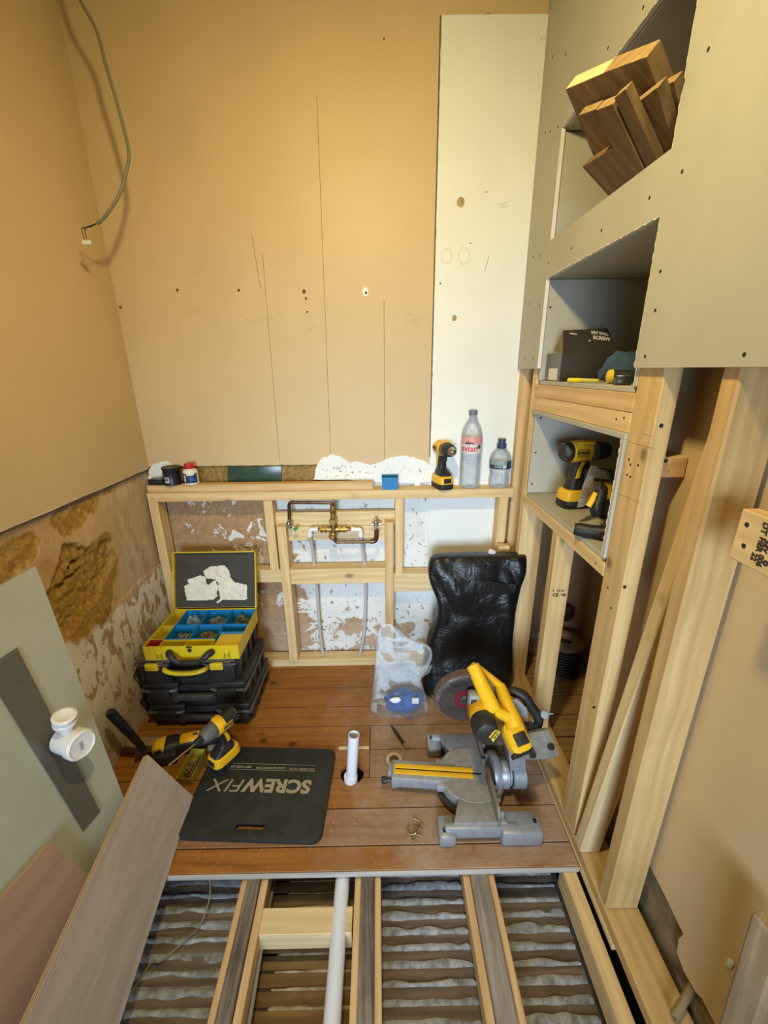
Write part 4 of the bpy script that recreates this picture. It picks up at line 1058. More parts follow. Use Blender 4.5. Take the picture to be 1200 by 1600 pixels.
# open yellow assortment case on top
yc_ = thing('assortment_case', 'open yellow metal assortment case with lid up, topmost of the stack', 'case', (-.712, 1.435, .3305))
YW, YD, YH, th_ = .352, .256, .060, .0018
o = lambda w2, d2, z: [(-w2 / 2, -d2 / 2, z), (w2 / 2, -d2 / 2, z), (w2 / 2, d2 / 2, z), (-w2 / 2, d2 / 2, z)]
B().rings([o(YW, YD, 0), o(YW, YD, YH), o(YW - 2 * th_, YD - 2 * th_, YH), o(YW - 2 * th_, YD - 2 * th_, th_)]).out('tray', CASEY, yc_)
uc = [0, .145, .425, .715, 1.0]; vr = [0, .185, .565, 1.0]
ux = lambda u: -YW / 2 + .003 + (YW - .006) * u
vy_ = lambda v: -YD / 2 + .003 + (YD - .006) * v
olive = plain('case_yellow_bin', (.60, .45, .03), .45)
for (i, j, mt) in [(0, 2, olive), (0, 1, olive), (0, 0, REDB), (1, 0, olive), (2, 0, CASEY)]:
    w_ = (uc[i + 1] - uc[i]) * (YW - .006) - .0014; d_ = (vr[j + 1] - vr[j]) * (YD - .006) - .0014
    M_ = T((ux(uc[i]) + ux(uc[i + 1])) / 2, (vy_(vr[j]) + vy_(vr[j + 1])) / 2, th_ + .0004)
    oo = lambda w2, d2, z: [(-w2 / 2, -d2 / 2, z), (w2 / 2, -d2 / 2, z), (w2 / 2, d2 / 2, z), (-w2 / 2, d2 / 2, z)]
    B(M_).rings([oo(w_, d_, 0), oo(w_, d_, .052), oo(w_ - .003, d_ - .003, .052), oo(w_ - .003, d_ - .003, .0016)]).out('compartment', mt, yc_)
B().box2((ux(.735), vy_(.0) + .001, .012), (ux(1) - .001, vy_(.34), .050), None, .001).out('closed_compartment', CASEY, yc_)
# lid, hinged at the back
la, lb = V((0, YD / 2 + .002, YH + .002)), V((0, YD / 2 + .078, YH + .232))
ld = (lb - la).normalized(); ln = V((0, -ld.z, ld.y)); ML = Mx((V((1, 0, 0)), ld, V((1, 0, 0)).cross(ld))).transposed().to_4x4(); ML.translation = la
LH = (lb - la).length
ylid = B(ML).box2((-YW / 2, 0, -.012), (YW / 2, LH, -.010)).box2((-YW / 2, 0, -.012), (-YW / 2 + .004, LH, .010)).box2((YW / 2 - .004, 0, -.012), (YW / 2, LH, .010)).box2((-YW / 2, LH - .004, -.012), (YW / 2, LH, .010)).out('lid', CASEY, yc_)
B(ML).box2((-YW / 2 + .0045, .003, -.0098), (YW / 2 - .0045, LH - .0045, -.004)).box2((-YW / 2 + .006, LH * .74, -.004), (YW / 2 - .006, LH * .745, -.0025)).out('foam_liner', plain('lid_foam_grey', (.052, .048, .040), .8, var=.15, vs=30), ylid)
h_ = B(); h_.tube([(-.080, -YD / 2 - .004, .036), (-.068, -YD / 2 - .022, .034), (-.048, -YD / 2 - .030, .020), (-.030, -YD / 2 - .033, .012), (.030, -YD / 2 - .033, .012), (.048, -YD / 2 - .030, .020), (.068, -YD / 2 - .022, .034), (.080, -YD / 2 - .004, .036)], [.013, .012, .0085, .0075, .0075, .0085, .012, .013], 12, True, 4); h_.out('handle', BLK, yc_)
for s_ in (-.118, .132):
    c_ = B(); c_.box((s_, -YD / 2 - .003, .036), (.020, .006, .020), None, .002).box((s_, -YD / 2 - .007, .032), (.010, .004, .012), None, .001); k_ = c_.out('catch', CASEY, yc_)
    B().tube([(s_ - .007, -YD / 2 - .007, .030), (s_ - .011, -YD / 2 - .009, .004), (s_ - .009, -YD / 2 - .010, -.008), (s_ + .009, -YD / 2 - .010, -.008), (s_ + .011, -YD / 2 - .009, .004), (s_ + .007, -YD / 2 - .007, .030)], .0013, 6).out('wire_loop', plain('brass_wire', (.62, .50, .18), .3, .7), k_)
B().lathe([(.001, 0), (.0075, 0), (.0075, .003), (.001, .004)], T(-.004, -YD / 2, .042) @ RX(90), 16).box((-.004, -YD / 2 - .002, .057), (.020, .005, .004)).out('lock', BLK, yc_)
WM_yc = WM[yc_]
def in_case(u, v): return WM_yc @ V((ux(u), vy_(v), th_ + .0004))
def heap(name, label, c, w_, d_, h_, n, mat, rz=0, ln=(.012, .024), sizes=(.0012, .0020)):
    b_ = B()
    for _ in range(n):
        r1_, r2_ = R.random(), R.random() * 2 * math.pi; k = math.sqrt(r1_)
        x, y = k * w_ / 2 * math.cos(r2_), k * d_ / 2 * math.sin(r2_); z = R.uniform(.002, h_ * (1.05 - r1_))
        L = R.uniform(*ln); a = R.uniform(0, 6.3); e = R.uniform(-.5, .5); dv = V((math.cos(a) * math.cos(e), math.sin(a) * math.cos(e), math.sin(e))) * L / 2
        p = V((x, y, z + .003)); lim = lambda q: V((max(-w_ / 2, min(w_ / 2, q.x)), max(-d_ / 2, min(d_ / 2, q.y)), max(.001, q.z)))
        s_ = R.uniform(*sizes); b_.tube([lim(p - dv), lim(p + dv)], [s_ * .7, s_], 5); b_.tube([lim(p + dv), lim(p + dv) + dv.normalized() * .0015], [s_ * 2.0, s_ * 2.2], 6)
    o_ = b_.out(name, mat, None); o_.matrix_basis = T(c) @ RZ(rz); tag(o_, label, 'screws', 'heaps of loose screws', 'stuff'); return o_
BL = [(1, 2, 'blue bin at the back left of the yellow case holding a clear bag'), (2, 2, 'blue bin at the back middle of the yellow case with silvery fixings'), (3, 2, 'blue bin at the back right of the yellow case with brass screws'),
      (1, 1, 'blue bin in the middle row of the yellow case with loose long screws'), (2, 1, 'blue bin in the middle row of the yellow case heaped with bronze screws'), (3, 1, 'empty blue bin at the right side of the yellow case')]
for i, j, lab in BL:
    w_ = (uc[i + 1] - uc[i]) * (YW - .006) - .002; d_ = (vr[j + 1] - vr[j]) * (YD - .006) - .002
    v0 = vr[j]
    if (i, j) == (3, 1): d_ = (vr[2] - .345) * (YD - .006) - .002; v0 = .345
    c = in_case((uc[i] + uc[i + 1]) / 2, v0) + V((0, d_ / 2 + .001, 0))
    open_bin('blue_bin', lab, w_, d_, .054, BLUE, c, 0, 'blue bins inside the yellow case', taper=.97)
    c = c + V((0, 0, .0018))
    if (i, j) == (1, 2):
        b_ = B(); b_.rings([[(c.x + (.030 * math.cos(a) * s_), c.y + .030 * math.sin(a) * s_, c.z + z + .010 * math.sin(3 * a + z * 90) * (z > .01)) for a in [q * math.pi / 9 for q in range(18)]] for s_, z in ((.7, 0), (1, .012), (.9, .03), (.55, .046), (.2, .05))])
        tag(b_.out('polythene_bag', POLY, None, c), 'small clear plastic bag in the back left blue bin', 'bag')
    elif (i, j) == (3, 1): pass
    else:
        mt = {(2, 2): plain('silver_fixings', (.55, .52, .46), .3, .8, var=.5, vs=300), (3, 2): SCREWM, (1, 1): plain('dull_screws', (.55, .47, .33), .35, .8, var=.5, vs=300), (2, 1): plain('bronze_screws', (.55, .36, .13), .35, .8, var=.4, vs=300)}[(i, j)]
        heap('screw_heap', 'heap of %s in the %s blue bin' % ({(2, 2): 'silvery fixings', (3, 2): 'brass screws', (1, 1): 'long dull screws', (2, 1): 'bronze screws'}[(i, j)], {(2, 2): 'back middle', (3, 2): 'back right', (1, 1): 'middle row left', (2, 1): 'centre'}[(i, j)]), c, w_ * .84, d_ * .82, .046 if i != 1 else .036, 150 if i == 2 and j == 1 else 90, mt)
heap('screw_heap', 'few screws in the front yellow compartment of the open case', in_case(.57, .09) + V((0, 0, .002)), .06, .030, .012, 14, SCREWM)
# crumpled paper in the lid
def crumple(poly, fpos, nx, ny, mat, name, label, cat, th=.0012):
    xs = [p[0] for p in poly]; ys_ = [p[1] for p in poly]; x0, x1, y0, y1 = min(xs), max(xs), min(ys_), max(ys_)
    b_ = B(); vv = {}
    def gv(i, j):
        if (i, j) not in vv: vv[i, j] = b_.bm.verts.new(fpos(x0 + (x1 - x0) * i / nx, y0 + (y1 - y0) * j / ny))
        return vv[i, j]
    fs = []
    for i in range(nx):
        for j in range(ny):
            if inside((x0 + (x1 - x0) * (i + .5) / nx, y0 + (y1 - y0) * (j + .5) / ny), poly): fs.append(b_.bm.faces.new((gv(i, j), gv(i + 1, j), gv(i + 1, j + 1), gv(i, j + 1))))
    r_ = bmesh.ops.extrude_face_region(b_.bm, geom=fs)
    nv = fpos.normal * th
    bmesh.ops.translate(b_.bm, verts=[v for v in r_['geom'] if isinstance(v, bmesh.types.BMVert)], vec=nv)
    return tag(b_.out(name, mat, None, fpos.origin, ang=50), label, cat, 'torn paper in the yellow case lid')
class LidPos:
    normal = (WM_yc @ ML).to_3x3() @ V((0, 0, 1)); origin = WM_yc @ ML @ V((0, .09, -.003))
    def __call__(s, x, y):
        p = PP(x, y, s.origin, s.normal); n = noise.fractal(p * 55, 1, 2, 4) * .004 + abs(noise.noise(p * 30)) * .009
        return p + s.normal * (.0015 + max(0, n))
LP = LidPos()
def lp(l): return [(250 + a * .1417, 850 + b * .1417) for a, b in l]
crumple(lp([(270, 460), (320, 440), (310, 390), (450, 345), (500, 360), (525, 440), (540, 450), (600, 400), (630, 395), (625, 430), (650, 470), (630, 540), (645, 570), (590, 615), (300, 620), (285, 540)]), LP, 44, 34, PAPER, 'crumpled_paper', 'torn crumpled white paper label, left piece in the yellow case lid', 'paper')
crumple(lp([(478, 300), (560, 245), (720, 235), (770, 300), (775, 370), (830, 420), (965, 450), (965, 600), (930, 618), (800, 610), (690, 615), (640, 650), (625, 640), (665, 600), (660, 540), (640, 470), (650, 440), (620, 390), (510, 375)]), LP, 54, 46, PAPER, 'crumpled_paper', 'torn crumpled white paper label, taller right piece in the yellow case lid', 'paper')

# ------------------------------------------------------------------ foam kneeling mat
mr = -2.9; TR = V((-.1765, 1.184, 0)); MW, MH, MT = .452, .322, .0165
Mm = T(TR) @ RZ(mr) @ T(-MW / 2, -MH / 2, .0004)
km = thing('kneeling_mat', 'black foam kneeling mat with pale upside down lettering and a hand slot', 'mat', M=Mm)
def rrect(x0, y0, x1, y1, r, k=6):
    o = []
    for cx, cy, a0 in ((x1 - r, y1 - r, 0), (x0 + r, y1 - r, 90), (x0 + r, y0 + r, 180), (x1 - r, y0 + r, 270)):
        for i in range(k + 1): a = math.radians(a0 + 90 * i / k); o.append((cx + r * math.cos(a), cy + r * math.sin(a)))
    return o
def plate_hole(name, outer, holes, z0, z1, mat, par, bev=.002):
    b_ = B(); ed = []
    for loop in [outer] + holes:
        vs_ = [b_.bm.verts.new((x, y, z0)) for x, y in loop]
        for i in range(len(vs_)): ed.append(b_.bm.edges.new((vs_[i], vs_[(i + 1) % len(vs_)])))
    r_ = bmesh.ops.triangle_fill(b_.bm, use_beauty=True, use_dissolve=False, edges=ed)
    fs = [g for g in r_['geom'] if isinstance(g, bmesh.types.BMFace)]
    r_ = bmesh.ops.extrude_face_region(b_.bm, geom=fs)
    tv = [v for v in r_['geom'] if isinstance(v, bmesh.types.BMVert)]; bmesh.ops.translate(b_.bm, verts=tv, vec=(0, 0, z1 - z0))
    bmesh.ops.recalc_face_normals(b_.bm, faces=b_.bm.faces)
    tf = [f for f in r_['geom'] if isinstance(f, bmesh.types.BMFace)]
    e_ = [e for e in {e for f in tf for e in f.edges} if len([f for f in e.link_faces if f in tf]) == 1]
    bmesh.ops.bevel(b_.bm, geom=e_, offset=bev, segments=2, affect='EDGES', profile=.5, clamp_overlap=True)
    return b_.out(name, mat, par, ang=30)
im = Mm.inverted()
sl = im @ PZ(391, 1291, MT); sl0 = im @ PZ(368, 1290, MT); sl1 = im @ PZ(413, 1291, MT)
hw = (sl1.x - sl0.x) / 2
foam = plate_hole('foam', rrect(-MW / 2, -MH / 2, MW / 2, MH / 2, .032), [rrect(sl.x - hw, sl.y - .0095, sl.x + hw, sl.y + .0095, .0094)[::-1]], 0, MT, MATB, km, .0025)
def mt_(x, y, z=MT + .0002): p = im @ PZ(x, y, MT); return T(p.x, p.y, z) @ RZ(180)
kx = lambda a, b: (PZ(a, 1217, MT) - PZ(b, 1217, MT)).length
text('lettering', 'SCREW', .064, LOGO, foam, mt_(433.5, 1227), bold=.0026, fit=kx(381, 486))
text('lettering', 'FIX', .064, LOGO, foam, mt_(356, 1226), bold=-.0004, fit=kx(330, 384), shear=.2)
text('lettering', 'CALL 03330 112 112', .0105, LOGO, foam, mt_(472, 1202), bold=.0002, fit=kx(452, 492))
text('lettering', 'CLICK SCREWFIX.COM', .0105, LOGO, foam, mt_(423, 1200), bold=.0002, fit=kx(400, 446))
text('lettering', 'VISIT OVER 300', .0105, LOGO, foam, mt_(377, 1198), bold=.0002, fit=kx(361, 395))
b_ = B()
for (xa, ya), (xb, yb_) in (((363, 1192), (494, 1197)), ((358, 1200.5), (492, 1207))):
    p, q = im @ PZ(xa, ya, MT), im @ PZ(xb, yb_, MT); b_.box(((p.x + q.x) / 2, (p.y + q.y) / 2, MT + .0003), ((p - q).length, .0010, .0004), None)
b_.out('printed_line', LOGO, foam)['kind'] = 'stuff'

# ------------------------------------------------------------------ left floor clutter
# multi tool lying behind the driver
a_ = PZ(253, 1170, .034); b2_ = PZ(327, 1153, .034)
mm_ = frame(V((a_.x, a_.y, .036)), V((b2_.x - a_.x, b2_.y - a_.y, 0)))
ot = thing('multi_tool', 'yellow and black oscillating tool lying on the floor behind the impact driver', 'power tool', M=mm_)
Lt = (b2_ - a_).length + .03
rg = lambda x, w2, h2, z=0: [(x, a, z + b) for a, b in rr(w2, h2, .6)]
B().rings([rg(-.02, .05, .05), rg(.0, .066, .062), rg(.05, .068, .066), rg(.06, .058, .056), rg(.12, .054, .052), rg(Lt, .060, .056), rg(Lt + .012, .04, .04)]).out('housing', BLK, ot)
B().rings([[(x, a, .014 + b) for a, b in rr(w2, h2, .5)] for x, w2, h2 in ((.064, .040, .026), (.072, .046, .036), (.128, .044, .034), (.150, .034, .026))]).out('top_cover', YEL, ot)
B().rings([[(x, a, .006 + b) for a, b in rr(w2, h2, .6)] for x, w2, h2 in ((-.028, .030, .03), (-.015, .052, .052), (.012, .0665, .056), (.018, .060, .050))]).out('head_cover', YEL, ot)
text('badge', 'XR', .014, BLK, ot, T(.118, 0, .0325), bold=.0006)
B().box((.020, -.020, -.012), (.075, .066, .046), None, .008).out('battery', BLK, ot)
B().prism([(-.03, -.010), (-.05, -.016), (-.085, -.022), (-.085, .022), (-.05, .016), (-.03, .010)], .010, .013).out('blade', DSTEEL, ot)
# olive yellow bin with screws
pA, pB_ = PZ(286, 1229, .02), PZ(312, 1178, .02); pc = (pA + pB_) / 2; ang_ = math.degrees(math.atan2(pB_.y - pA.y, pB_.x - pA.x)) - 90
open_bin('screw_bin', 'small olive yellow bin of screws between the foam mat and the plywood', .052, .118, .036, plain('olive_bin', (.36, .31, .03), .45), (pc.x - .004, pc.y + .012, .0003), ang_, th=.002)
heap('screw_heap', 'loose screws lying in the small olive yellow bin by the mat', V((pc.x - .004, pc.y + .012, .0025)), .036, .085, .020, 26, plain('bin_screws', (.40, .32, .2), .3, .8, var=.5, vs=300), ang_, (.025, .045), (.0014, .0022))
# pry bar with a navy grip
tp = PX(171, 1112, -.915); be = PY(233, 1179, tp.y + .07); dv = (be - tp); be2 = tp + dv * 1.35
pry = thing('pry_bar', 'long tool with a navy ribbed grip leaning against the left wall behind the plywood', 'tool', be2)
gd = dv * .86
B().tube([tp, tp + gd * .04, tp + gd * .5, tp + gd * .95, tp + gd], [.0125, .0165, .0145, .0115, .009], 16).out('grip', NAVY, pry, world=True)
b_ = B()
for k in range(9): b_.tube([tp + gd * (.38 + k * .06), tp + gd * (.395 + k * .06)], .0152 - k * .0004, 14)
b_.out('grip_rib', BLK, pry, world=True)['kind'] = 'stuff'
B().tube([tp + gd, be2], .0045, 8).out('shaft', DSTEEL, pry, world=True)
tbx = tag(tbox('wall_plate', (-.972, 1.20, .0003), (-.60, 1.245, .028), plain('dusty_batten', (.28, .2, .12), .85, var=.3, vs=30), None, 0), 'dusty timber strip lying on the floor in front of the tool cases', 'timber')

# ------------------------------------------------------------------ bags
def sack(levels, yfun, dfun, n=56, fold=.010, seed=0, z0=0, sharp=.62):
    rg = []; first = True
    for k, (py, xl, xr) in enumerate(levels):
        u = k / (len(levels) - 1); yc = yfun(u); d = dfun(u)
        a, b = PY(xl, py, yc), PY(xr, py, yc); z = max((a.z + b.z) / 2, z0 + .0006 + .002 * k) if k else z0 + .0006
        ring = []
        for i in range(n):
            t_ = 2 * math.pi * i / n; c, s_ = math.cos(t_), math.sin(t_)
            x = (a.x + b.x) / 2 + (b.x - a.x) / 2 * math.copysign(abs(c) ** sharp, c); y = yc + d * math.copysign(abs(s_) ** sharp, s_)
            q = V((x * 13 + z * 4, y * 9, z * 5 + seed)); f = abs(noise.noise(q)) * 1.4 + .5 * abs(noise.noise(q * 2.3)) - .45
            ring.append((x + c * f * fold * .4, y + s_ * f * fold - (f * fold if s_ < -.3 else 0), z))
        rg.append(ring)
    return rg
def dense(levels, k):
    P = smooth([V(l) for l in levels], k); return [(p.x, p.y, p.z) for p in P]
lv = dense([(1102, 672, 790), (1085, 664, 794), (1060, 660, 796), (1030, 663, 797), (1000, 668, 798), (965, 681, 801), (935, 682, 807), (910, 672, 813), (890, 669, 819), (876, 671, 821), (869, 676, 821), (866, 684, 819)], 4)
rg = sack(lv, lambda u: 1.500 + .055 * u, lambda u: .085 * (1 - u) + .024 * u, 90, .009, 3, 0, .42)
bb = thing('rubble_sack', 'tall black plastic sack standing against the low frame behind the saw', 'bag', (.38, 1.5, 0))
B().rings(rg).out('sack', BAGB, bb, world=True, ang=80)
# folded mouth of the sack, and the crease flap on its front
fp_ = [PY(742, 905, 1.492), PY(806, 912, 1.492), PY(803, 926, 1.486), PY(775, 930, 1.484), PY(746, 925, 1.486)]
b_ = B(); b_.rings([[p + V((0, -.006, 0)) for p in fp_], [p + V((0, .012, 0)) for p in fp_]]); b_.out('fold', BAGB, bb, world=True, ang=80)
b_ = B(); c_ = PY(770, 861, 1.56); b_.hull([c_ + V((R.uniform(-.022, .022), R.uniform(-.01, .01), R.uniform(-.02, .010))) for _ in range(14)]); tag(b_.out('white_scrap', WHITEP, None, c_), 'scrap of white plastic poking from the top of the black sack', 'scrap')
tag(timber('timber_offcut', (.5235, 1.628, .0005), (.5235, 1.628, .640), .046, .032, PINE, None, (0, 1, 0), .002), 'upright pine offcut standing between the black sack and the frame corner', 'timber')
lv = dense([(1116, 588, 664), (1108, 579, 670), (1090, 581, 666), (1070, 583, 659), (1058, 584, 656), (1044, 585, 667), (1026, 586, 675), (1012, 587, 670), (1000, 588, 640), (988, 590, 626), (978, 596, 612)], 4)
rg = sack(lv, lambda u: 1.395 + .01 * u, lambda u: .050 * (1 - u) + .012, 48, .014, 11)
cbg = thing('clear_bag', 'clear plastic bag with blue wrappings inside, standing by the black sack', 'bag', (.06, 1.4, 0))
B().rings(rg, cap=False).out('film', POLY, cbg, world=True, ang=80)
fl_ = [PY(618, 1041, 1.352), PY(675, 1040, 1.352), PY(670, 1052, 1.345), PY(650, 1064, 1.34), PY(625, 1068, 1.34), PY(612, 1056, 1.345)]
b_ = B(); b_.rings([fl_, [p + V((0, .003, .001)) for p in fl_]]); b_.out('folded_flap', POLY, cbg, world=True)
def lump(name, label, cat, c, s_, mat, seed, ang=30, amp=.35):
    b_ = B(); b_.sphere((0, 0, 0), 1, None, 18)
    for v in b_.bm.verts:
        q = v.co * 1.6 + V((seed, seed * 2, 0)); v.co = V((v.co.x * s_[0], v.co.y * s_[1], v.co.z * s_[2])) * (1 + amp * noise.fractal(q, 1, 2, 3))
    zmin = min(v.co.z for v in b_.bm.verts)
    for v in b_.bm.verts: v.co.z = max(v.co.z, -s_[2] * .8)
    o_ = b_.out(name, mat, None, ang=ang); o_.matrix_basis = T(c); return tag(o_, label, cat)
BLUEP = plain('blue_wrapping', (.02, .09, .32), .35, var=.5, vs=25); 
c = PY(632, 1083, 1.392); lump('blue_wrapping', 'crumpled blue wrapping inside the clear bag', 'wrapping', (c.x, 1.394, .040), (.080, .038, .056), BLUEP, 4, 30, .22)
c = PY(618, 1092, 1.36); lump('white_wrapping', 'crumpled white film lying on the blue wrapping in the clear bag', 'wrapping', (c.x, 1.352, c.z), (.022, .007, .012), WHITEP, 8)
c = PY(649, 1095, 1.356); tag(B().box(c, (.028, .004, .028), None, .001).out('white_tag', LBLW, None, c), 'square white paper tag inside the clear bag', 'tag')
c = PY(597, 1098, 1.366); tag(B(T(c) @ RY(25)).box((0, 0, 0), (.036, .010, .018), None, .002).out('brown_block', plain('brown_card', (.33, .26, .2), .7), None, c), 'small brown block low inside the clear bag', 'block')

# small things on the boards
pA, pB_ = PZ(609, 1131, .006), PZ(637, 1170, .006)
kn = thing('marker_pencil', 'dark marking pencil with an olive end lying between clear bag and saw', 'pencil', pA)
dv = pB_ - pA
B().tube([pA, pA + dv * .12], [.0012, .0022], 8).out('nib', DSTEEL, kn, world=True)
B().tube([pA + dv * .12, pA + dv * .35, pA + dv * .82], [.0028, .0058, .0058], 10).out('barrel', BLK, kn, world=True)
B().tube([pA + dv * .82, pB_], [.0059, .0056], 10).out('end_cap', plain('olive_cap', (.30, .27, .05), .45), kn, world=True)
p = PZ(614, 1190, .012)
B_t = B(); B_t.lathe([(.019, 0), (.029, 0), (.029, .018), (.019, .018), (.019, 0)], None, 36, cap=False)
tr_ = thing('tape_roll', 'roll of cream masking tape lying flat behind the end of the saw table arm', 'tape', (p.x + .004, p.y + .004, .0003))
B_t.out('tape', TAPE, tr_); B().lathe([(.0165, .0005), (.0188, .0005), (.0188, .0175), (.0165, .0175), (.0165, .0005)], None, 36, cap=False).out('core', plain('card_core', (.40, .32, .2), .8), tr_)
sc0 = thing('loose_screw', 'one of the loose metal fixings scattered on the boards left of the saw', 'screw', group='loose fixings left of the saw')
B().tube([(-.011, 0, 0), (.009, 0, 0)], [.0008, .0017], 6).out('shank', SCREWM, sc0); B().tube([(.009, 0, 0), (.0115, 0, 0)], [.002, .0038], 8).out('head', STEEL, sc0)
for k, (x, y) in enumerate([(651, 1281), (656, 1287), (649, 1292), (640, 1300), (646, 1299), (652, 1300), (657, 1297), (636, 1297), (646, 1308), (648, 1315), (644, 1304), (654, 1305)]):
    p = PZ(x, y, .0036); M_ = T(p) @ RZ(R.uniform(0, 360)) @ RY(-8)
    if k == 0: sc0.matrix_basis = M_; WM[sc0] = M_
    else: copies(sc0, M_)

# ------------------------------------------------------------------ mitre saw
ms = thing('mitre_saw', 'yellow and grey mitre saw with raised blade standing on the boards at right', 'saw', (.29, 1.035, 0))
def mo(b, name, mat, ang=35, par=None): return b.out(name, mat, par or ms, world=True, ang=ang)
C = V((.292, 1.035, 0))
b_ = B(T(C)); b_.lathe([(.02, .004), (.098, .004), (.104, .012), (.104, .040), (.02, .040)], None, 48)
mo(b_, 'base_ring', GREYM)
b_ = B(T(C)); b_.lathe([(.02, .041), (.106, .041), (.108, .046), (.106, .0665), (.102, .0695), (.002, .0695)], None, 56); mo(b_, 'turntable', GREYD)
# table arm towards the room
A0, A1 = V((.026, 1.056, 0)), V((.20, 1.040, 0)); fa = frame(A0, A1 - A0)
b_ = B(fa); b_.box2((0, -.036, .028), (.22, .036, .070), None, .006); b_.box2((.0, -.026, .010), (.02, .026, .030), None, .004)
for k, (x, w1) in enumerate(((.120, .040), (.150, .052))): b_.box2((x, -w1, .041), (.22 + k * .006, w1, .0672 - k * .0009), None, .004)
mo(b_, 'table_arm', GREYM)
b_ = B(fa); b_.box2((.012, -.019, .0698), (.272, -.0025, .0722), None, .0008).box2((.012, .0025, .0698), (.272, .019, .0722), None, .0008).box2((.008, -.019, .0698), (.013, .019, .0722), None, .0006); mo(b_, 'kerf_plate', YEL)
b_ = B(fa); b_.box2((.012, -.0026, .0690), (.300, .0026, .0702)); mo(b_, 'kerf_slot', HOLE)
b_ = B(fa); b_.lathe([(.002, -.034), (.010, -.034), (.012, -.030), (.012, -.016), (.007, -.014), (.007, .0), (.002, .0)], T(.0, -.020, .040) @ RY(90), 10); mo(b_, 'lock_knob', BLK)
b_ = B(fa); b_.box2((-.014, -.010, .032), (.002, .030, .062), None, .004); mo(b_, 'detent_lever', GREYM)
b_ = B(T(C)); b_.prism([(.118 * math.cos(a), .118 * math.sin(a)) for a in [math.radians(195 + k * 8) for k in range(11)]] + [(.090 * math.cos(a), .090 * math.sin(a)) for a in [math.radians(275 - k * 8) for k in range(11)]], .014, .030); b_.prism([(.118 * math.cos(a), .118 * math.sin(a)) for a in [math.radians(110 + k * 7) for k in range(9)]] + [(.090 * math.cos(a), .090 * math.sin(a)) for a in [math.radians(166 - k * 7) for k in range(9)]], .014, .030); mo(b_, 'mitre_scale', DSTEEL)
# near and far tables with their feet and the fence
def wing(s_, yin, yout):
    f = lambda y0, y1: (min(y0, y1), max(y0, y1))
    b_ = B(); top = [(.235, yin), (.345, yin), (.365, yout), (.205, yout)]
    b_.prism(top if s_ < 0 else top[::-1], .018, .0685, None, .004); mo(b_, 'side_table', GREYD)
    b_ = B(); y0, y1 = f(yout - s_ * .012, yout + s_ * .010)
    b_.box2((.178, y0, .014), (.40, y1, .060), None, .007)
    for x0, x1, h_ in ((.160, .212, .046), (.345, .470, .058)):
        ya, yb_ = f(yout - s_ * .045, yout + s_ * .026); b_.box2((x0, ya, .0005), (x1, yb_, h_), None, .010)
    ft = mo(b_, 'foot', GREYM)
    b_ = B()
    for x, y in ((.178, yout + s_ * .004), (.452, yout - s_ * .010)): b_.box((x, y, .047 if x < .3 else .059), (.010, .012, .003))
    mo(b_, 'bolt_hole', HOLE, par=ft)['kind'] = 'stuff'
wing(-1, .955, .872); wing(1, 1.115, 1.196)
FENCE = plain('dusty_fence', (.22, .185, .14), .6, .2, var=.2, vs=30, dust=.4)
for y0, y1, sgn in ((.864, 1.010, -1), (1.060, 1.204, 1)):
    b_ = B(); b_.prism([(y0, .071), (y1, .071), (y1, .112 if sgn > 0 else .120), (y0 + (.020 if sgn < 0 else 0), .116 if sgn < 0 else .100), (y0, .098 if sgn < 0 else .106)], .334, .344, M_yz, .002); fp0 = mo(b_, 'fence', FENCE)
    b_ = B()
    for k in range(3): b_.box((.350, y0 + .02 + k * .04, .084), (.014, .008, .026), None, .002)
    mo(b_, 'fence_rib', GREYM, par=fp0)['kind'] = 'stuff'
# bevel hub, rear column and slide
b_ = B(T(.365, 1.035, .072)); b_.lathe([(.030, -.008), (.062, -.008), (.064, 0), (.060, .014), (.046, .016), (.040, .006), (.030, .004), (.030, -.008)], RY(90), 40, cap=False); mo(b_, 'bevel_ring', GREYM)
b_ = B(T(.366, 1.035, .072)); b_.lathe([(.002, 0), (.034, 0), (.034, .006), (.002, .008)], RY(90), 32); mo(b_, 'hub_plate', plain('tan_hub', (.36, .24, .06), .5))
b_ = B(T(.38, 1.035, .066)); b_.lathe([(.002, 0), (.040, 0), (.046, .010), (.046, .030), (.038, .034), (.038, .042), (.046, .046), (.046, .085), (.036, .092), (.002, .094)], RY(90), 32); mo(b_, 'pivot_housing', GREYM)
b_ = B(T(.424, 1.035, .066)); b_.lathe([(.0385, -.004), (.041, -.004), (.041, .008), (.0385, .008), (.0385, -.004)], RY(90), 32, cap=False); mo(b_, 'seal_ring', BLK)
b_ = B(); b_.hull([V(p) for p in [(.42, 1.01, .06), (.47, 1.01, .06), (.47, 1.07, .06), (.42, 1.07, .06), (.395, 1.02, .235), (.45, 1.02, .235), (.45, 1.075, .235), (.395, 1.075, .235)]]); mo(b_, 'head_arm', GREYM)
# blade and guard (plane facing the room's door)
yb = 1.068; bc = PY(727, 1092, yb); BRAD = .092
b_ = B(T(bc) @ RX(90)); teeth = []
for k in range(40):
    a = 2 * math.pi * k / 40; teeth += [((BRAD - .005) * math.cos(a), (BRAD - .005) * math.sin(a)), (BRAD * math.cos(a + .03), BRAD * math.sin(a + .03)), (BRAD * math.cos(a + .06), BRAD * math.sin(a + .06)), ((BRAD - .005) * math.cos(a + .10), (BRAD - .005) * math.sin(a + .10))]
b_.prism(teeth, -.001, .001); sblade = mo(b_, 'blade', BLADE)
b_ = B(T(bc) @ RX(90))
for k in range(40):
    a = 2 * math.pi * k / 40 + .03; b_.box(((BRAD - .002) * math.cos(a), (BRAD - .002) * math.sin(a), 0), (.0035, .0022, .0032), None)
mo(b_, 'carbide_tooth', STEEL, par=sblade)['kind'] = 'stuff'
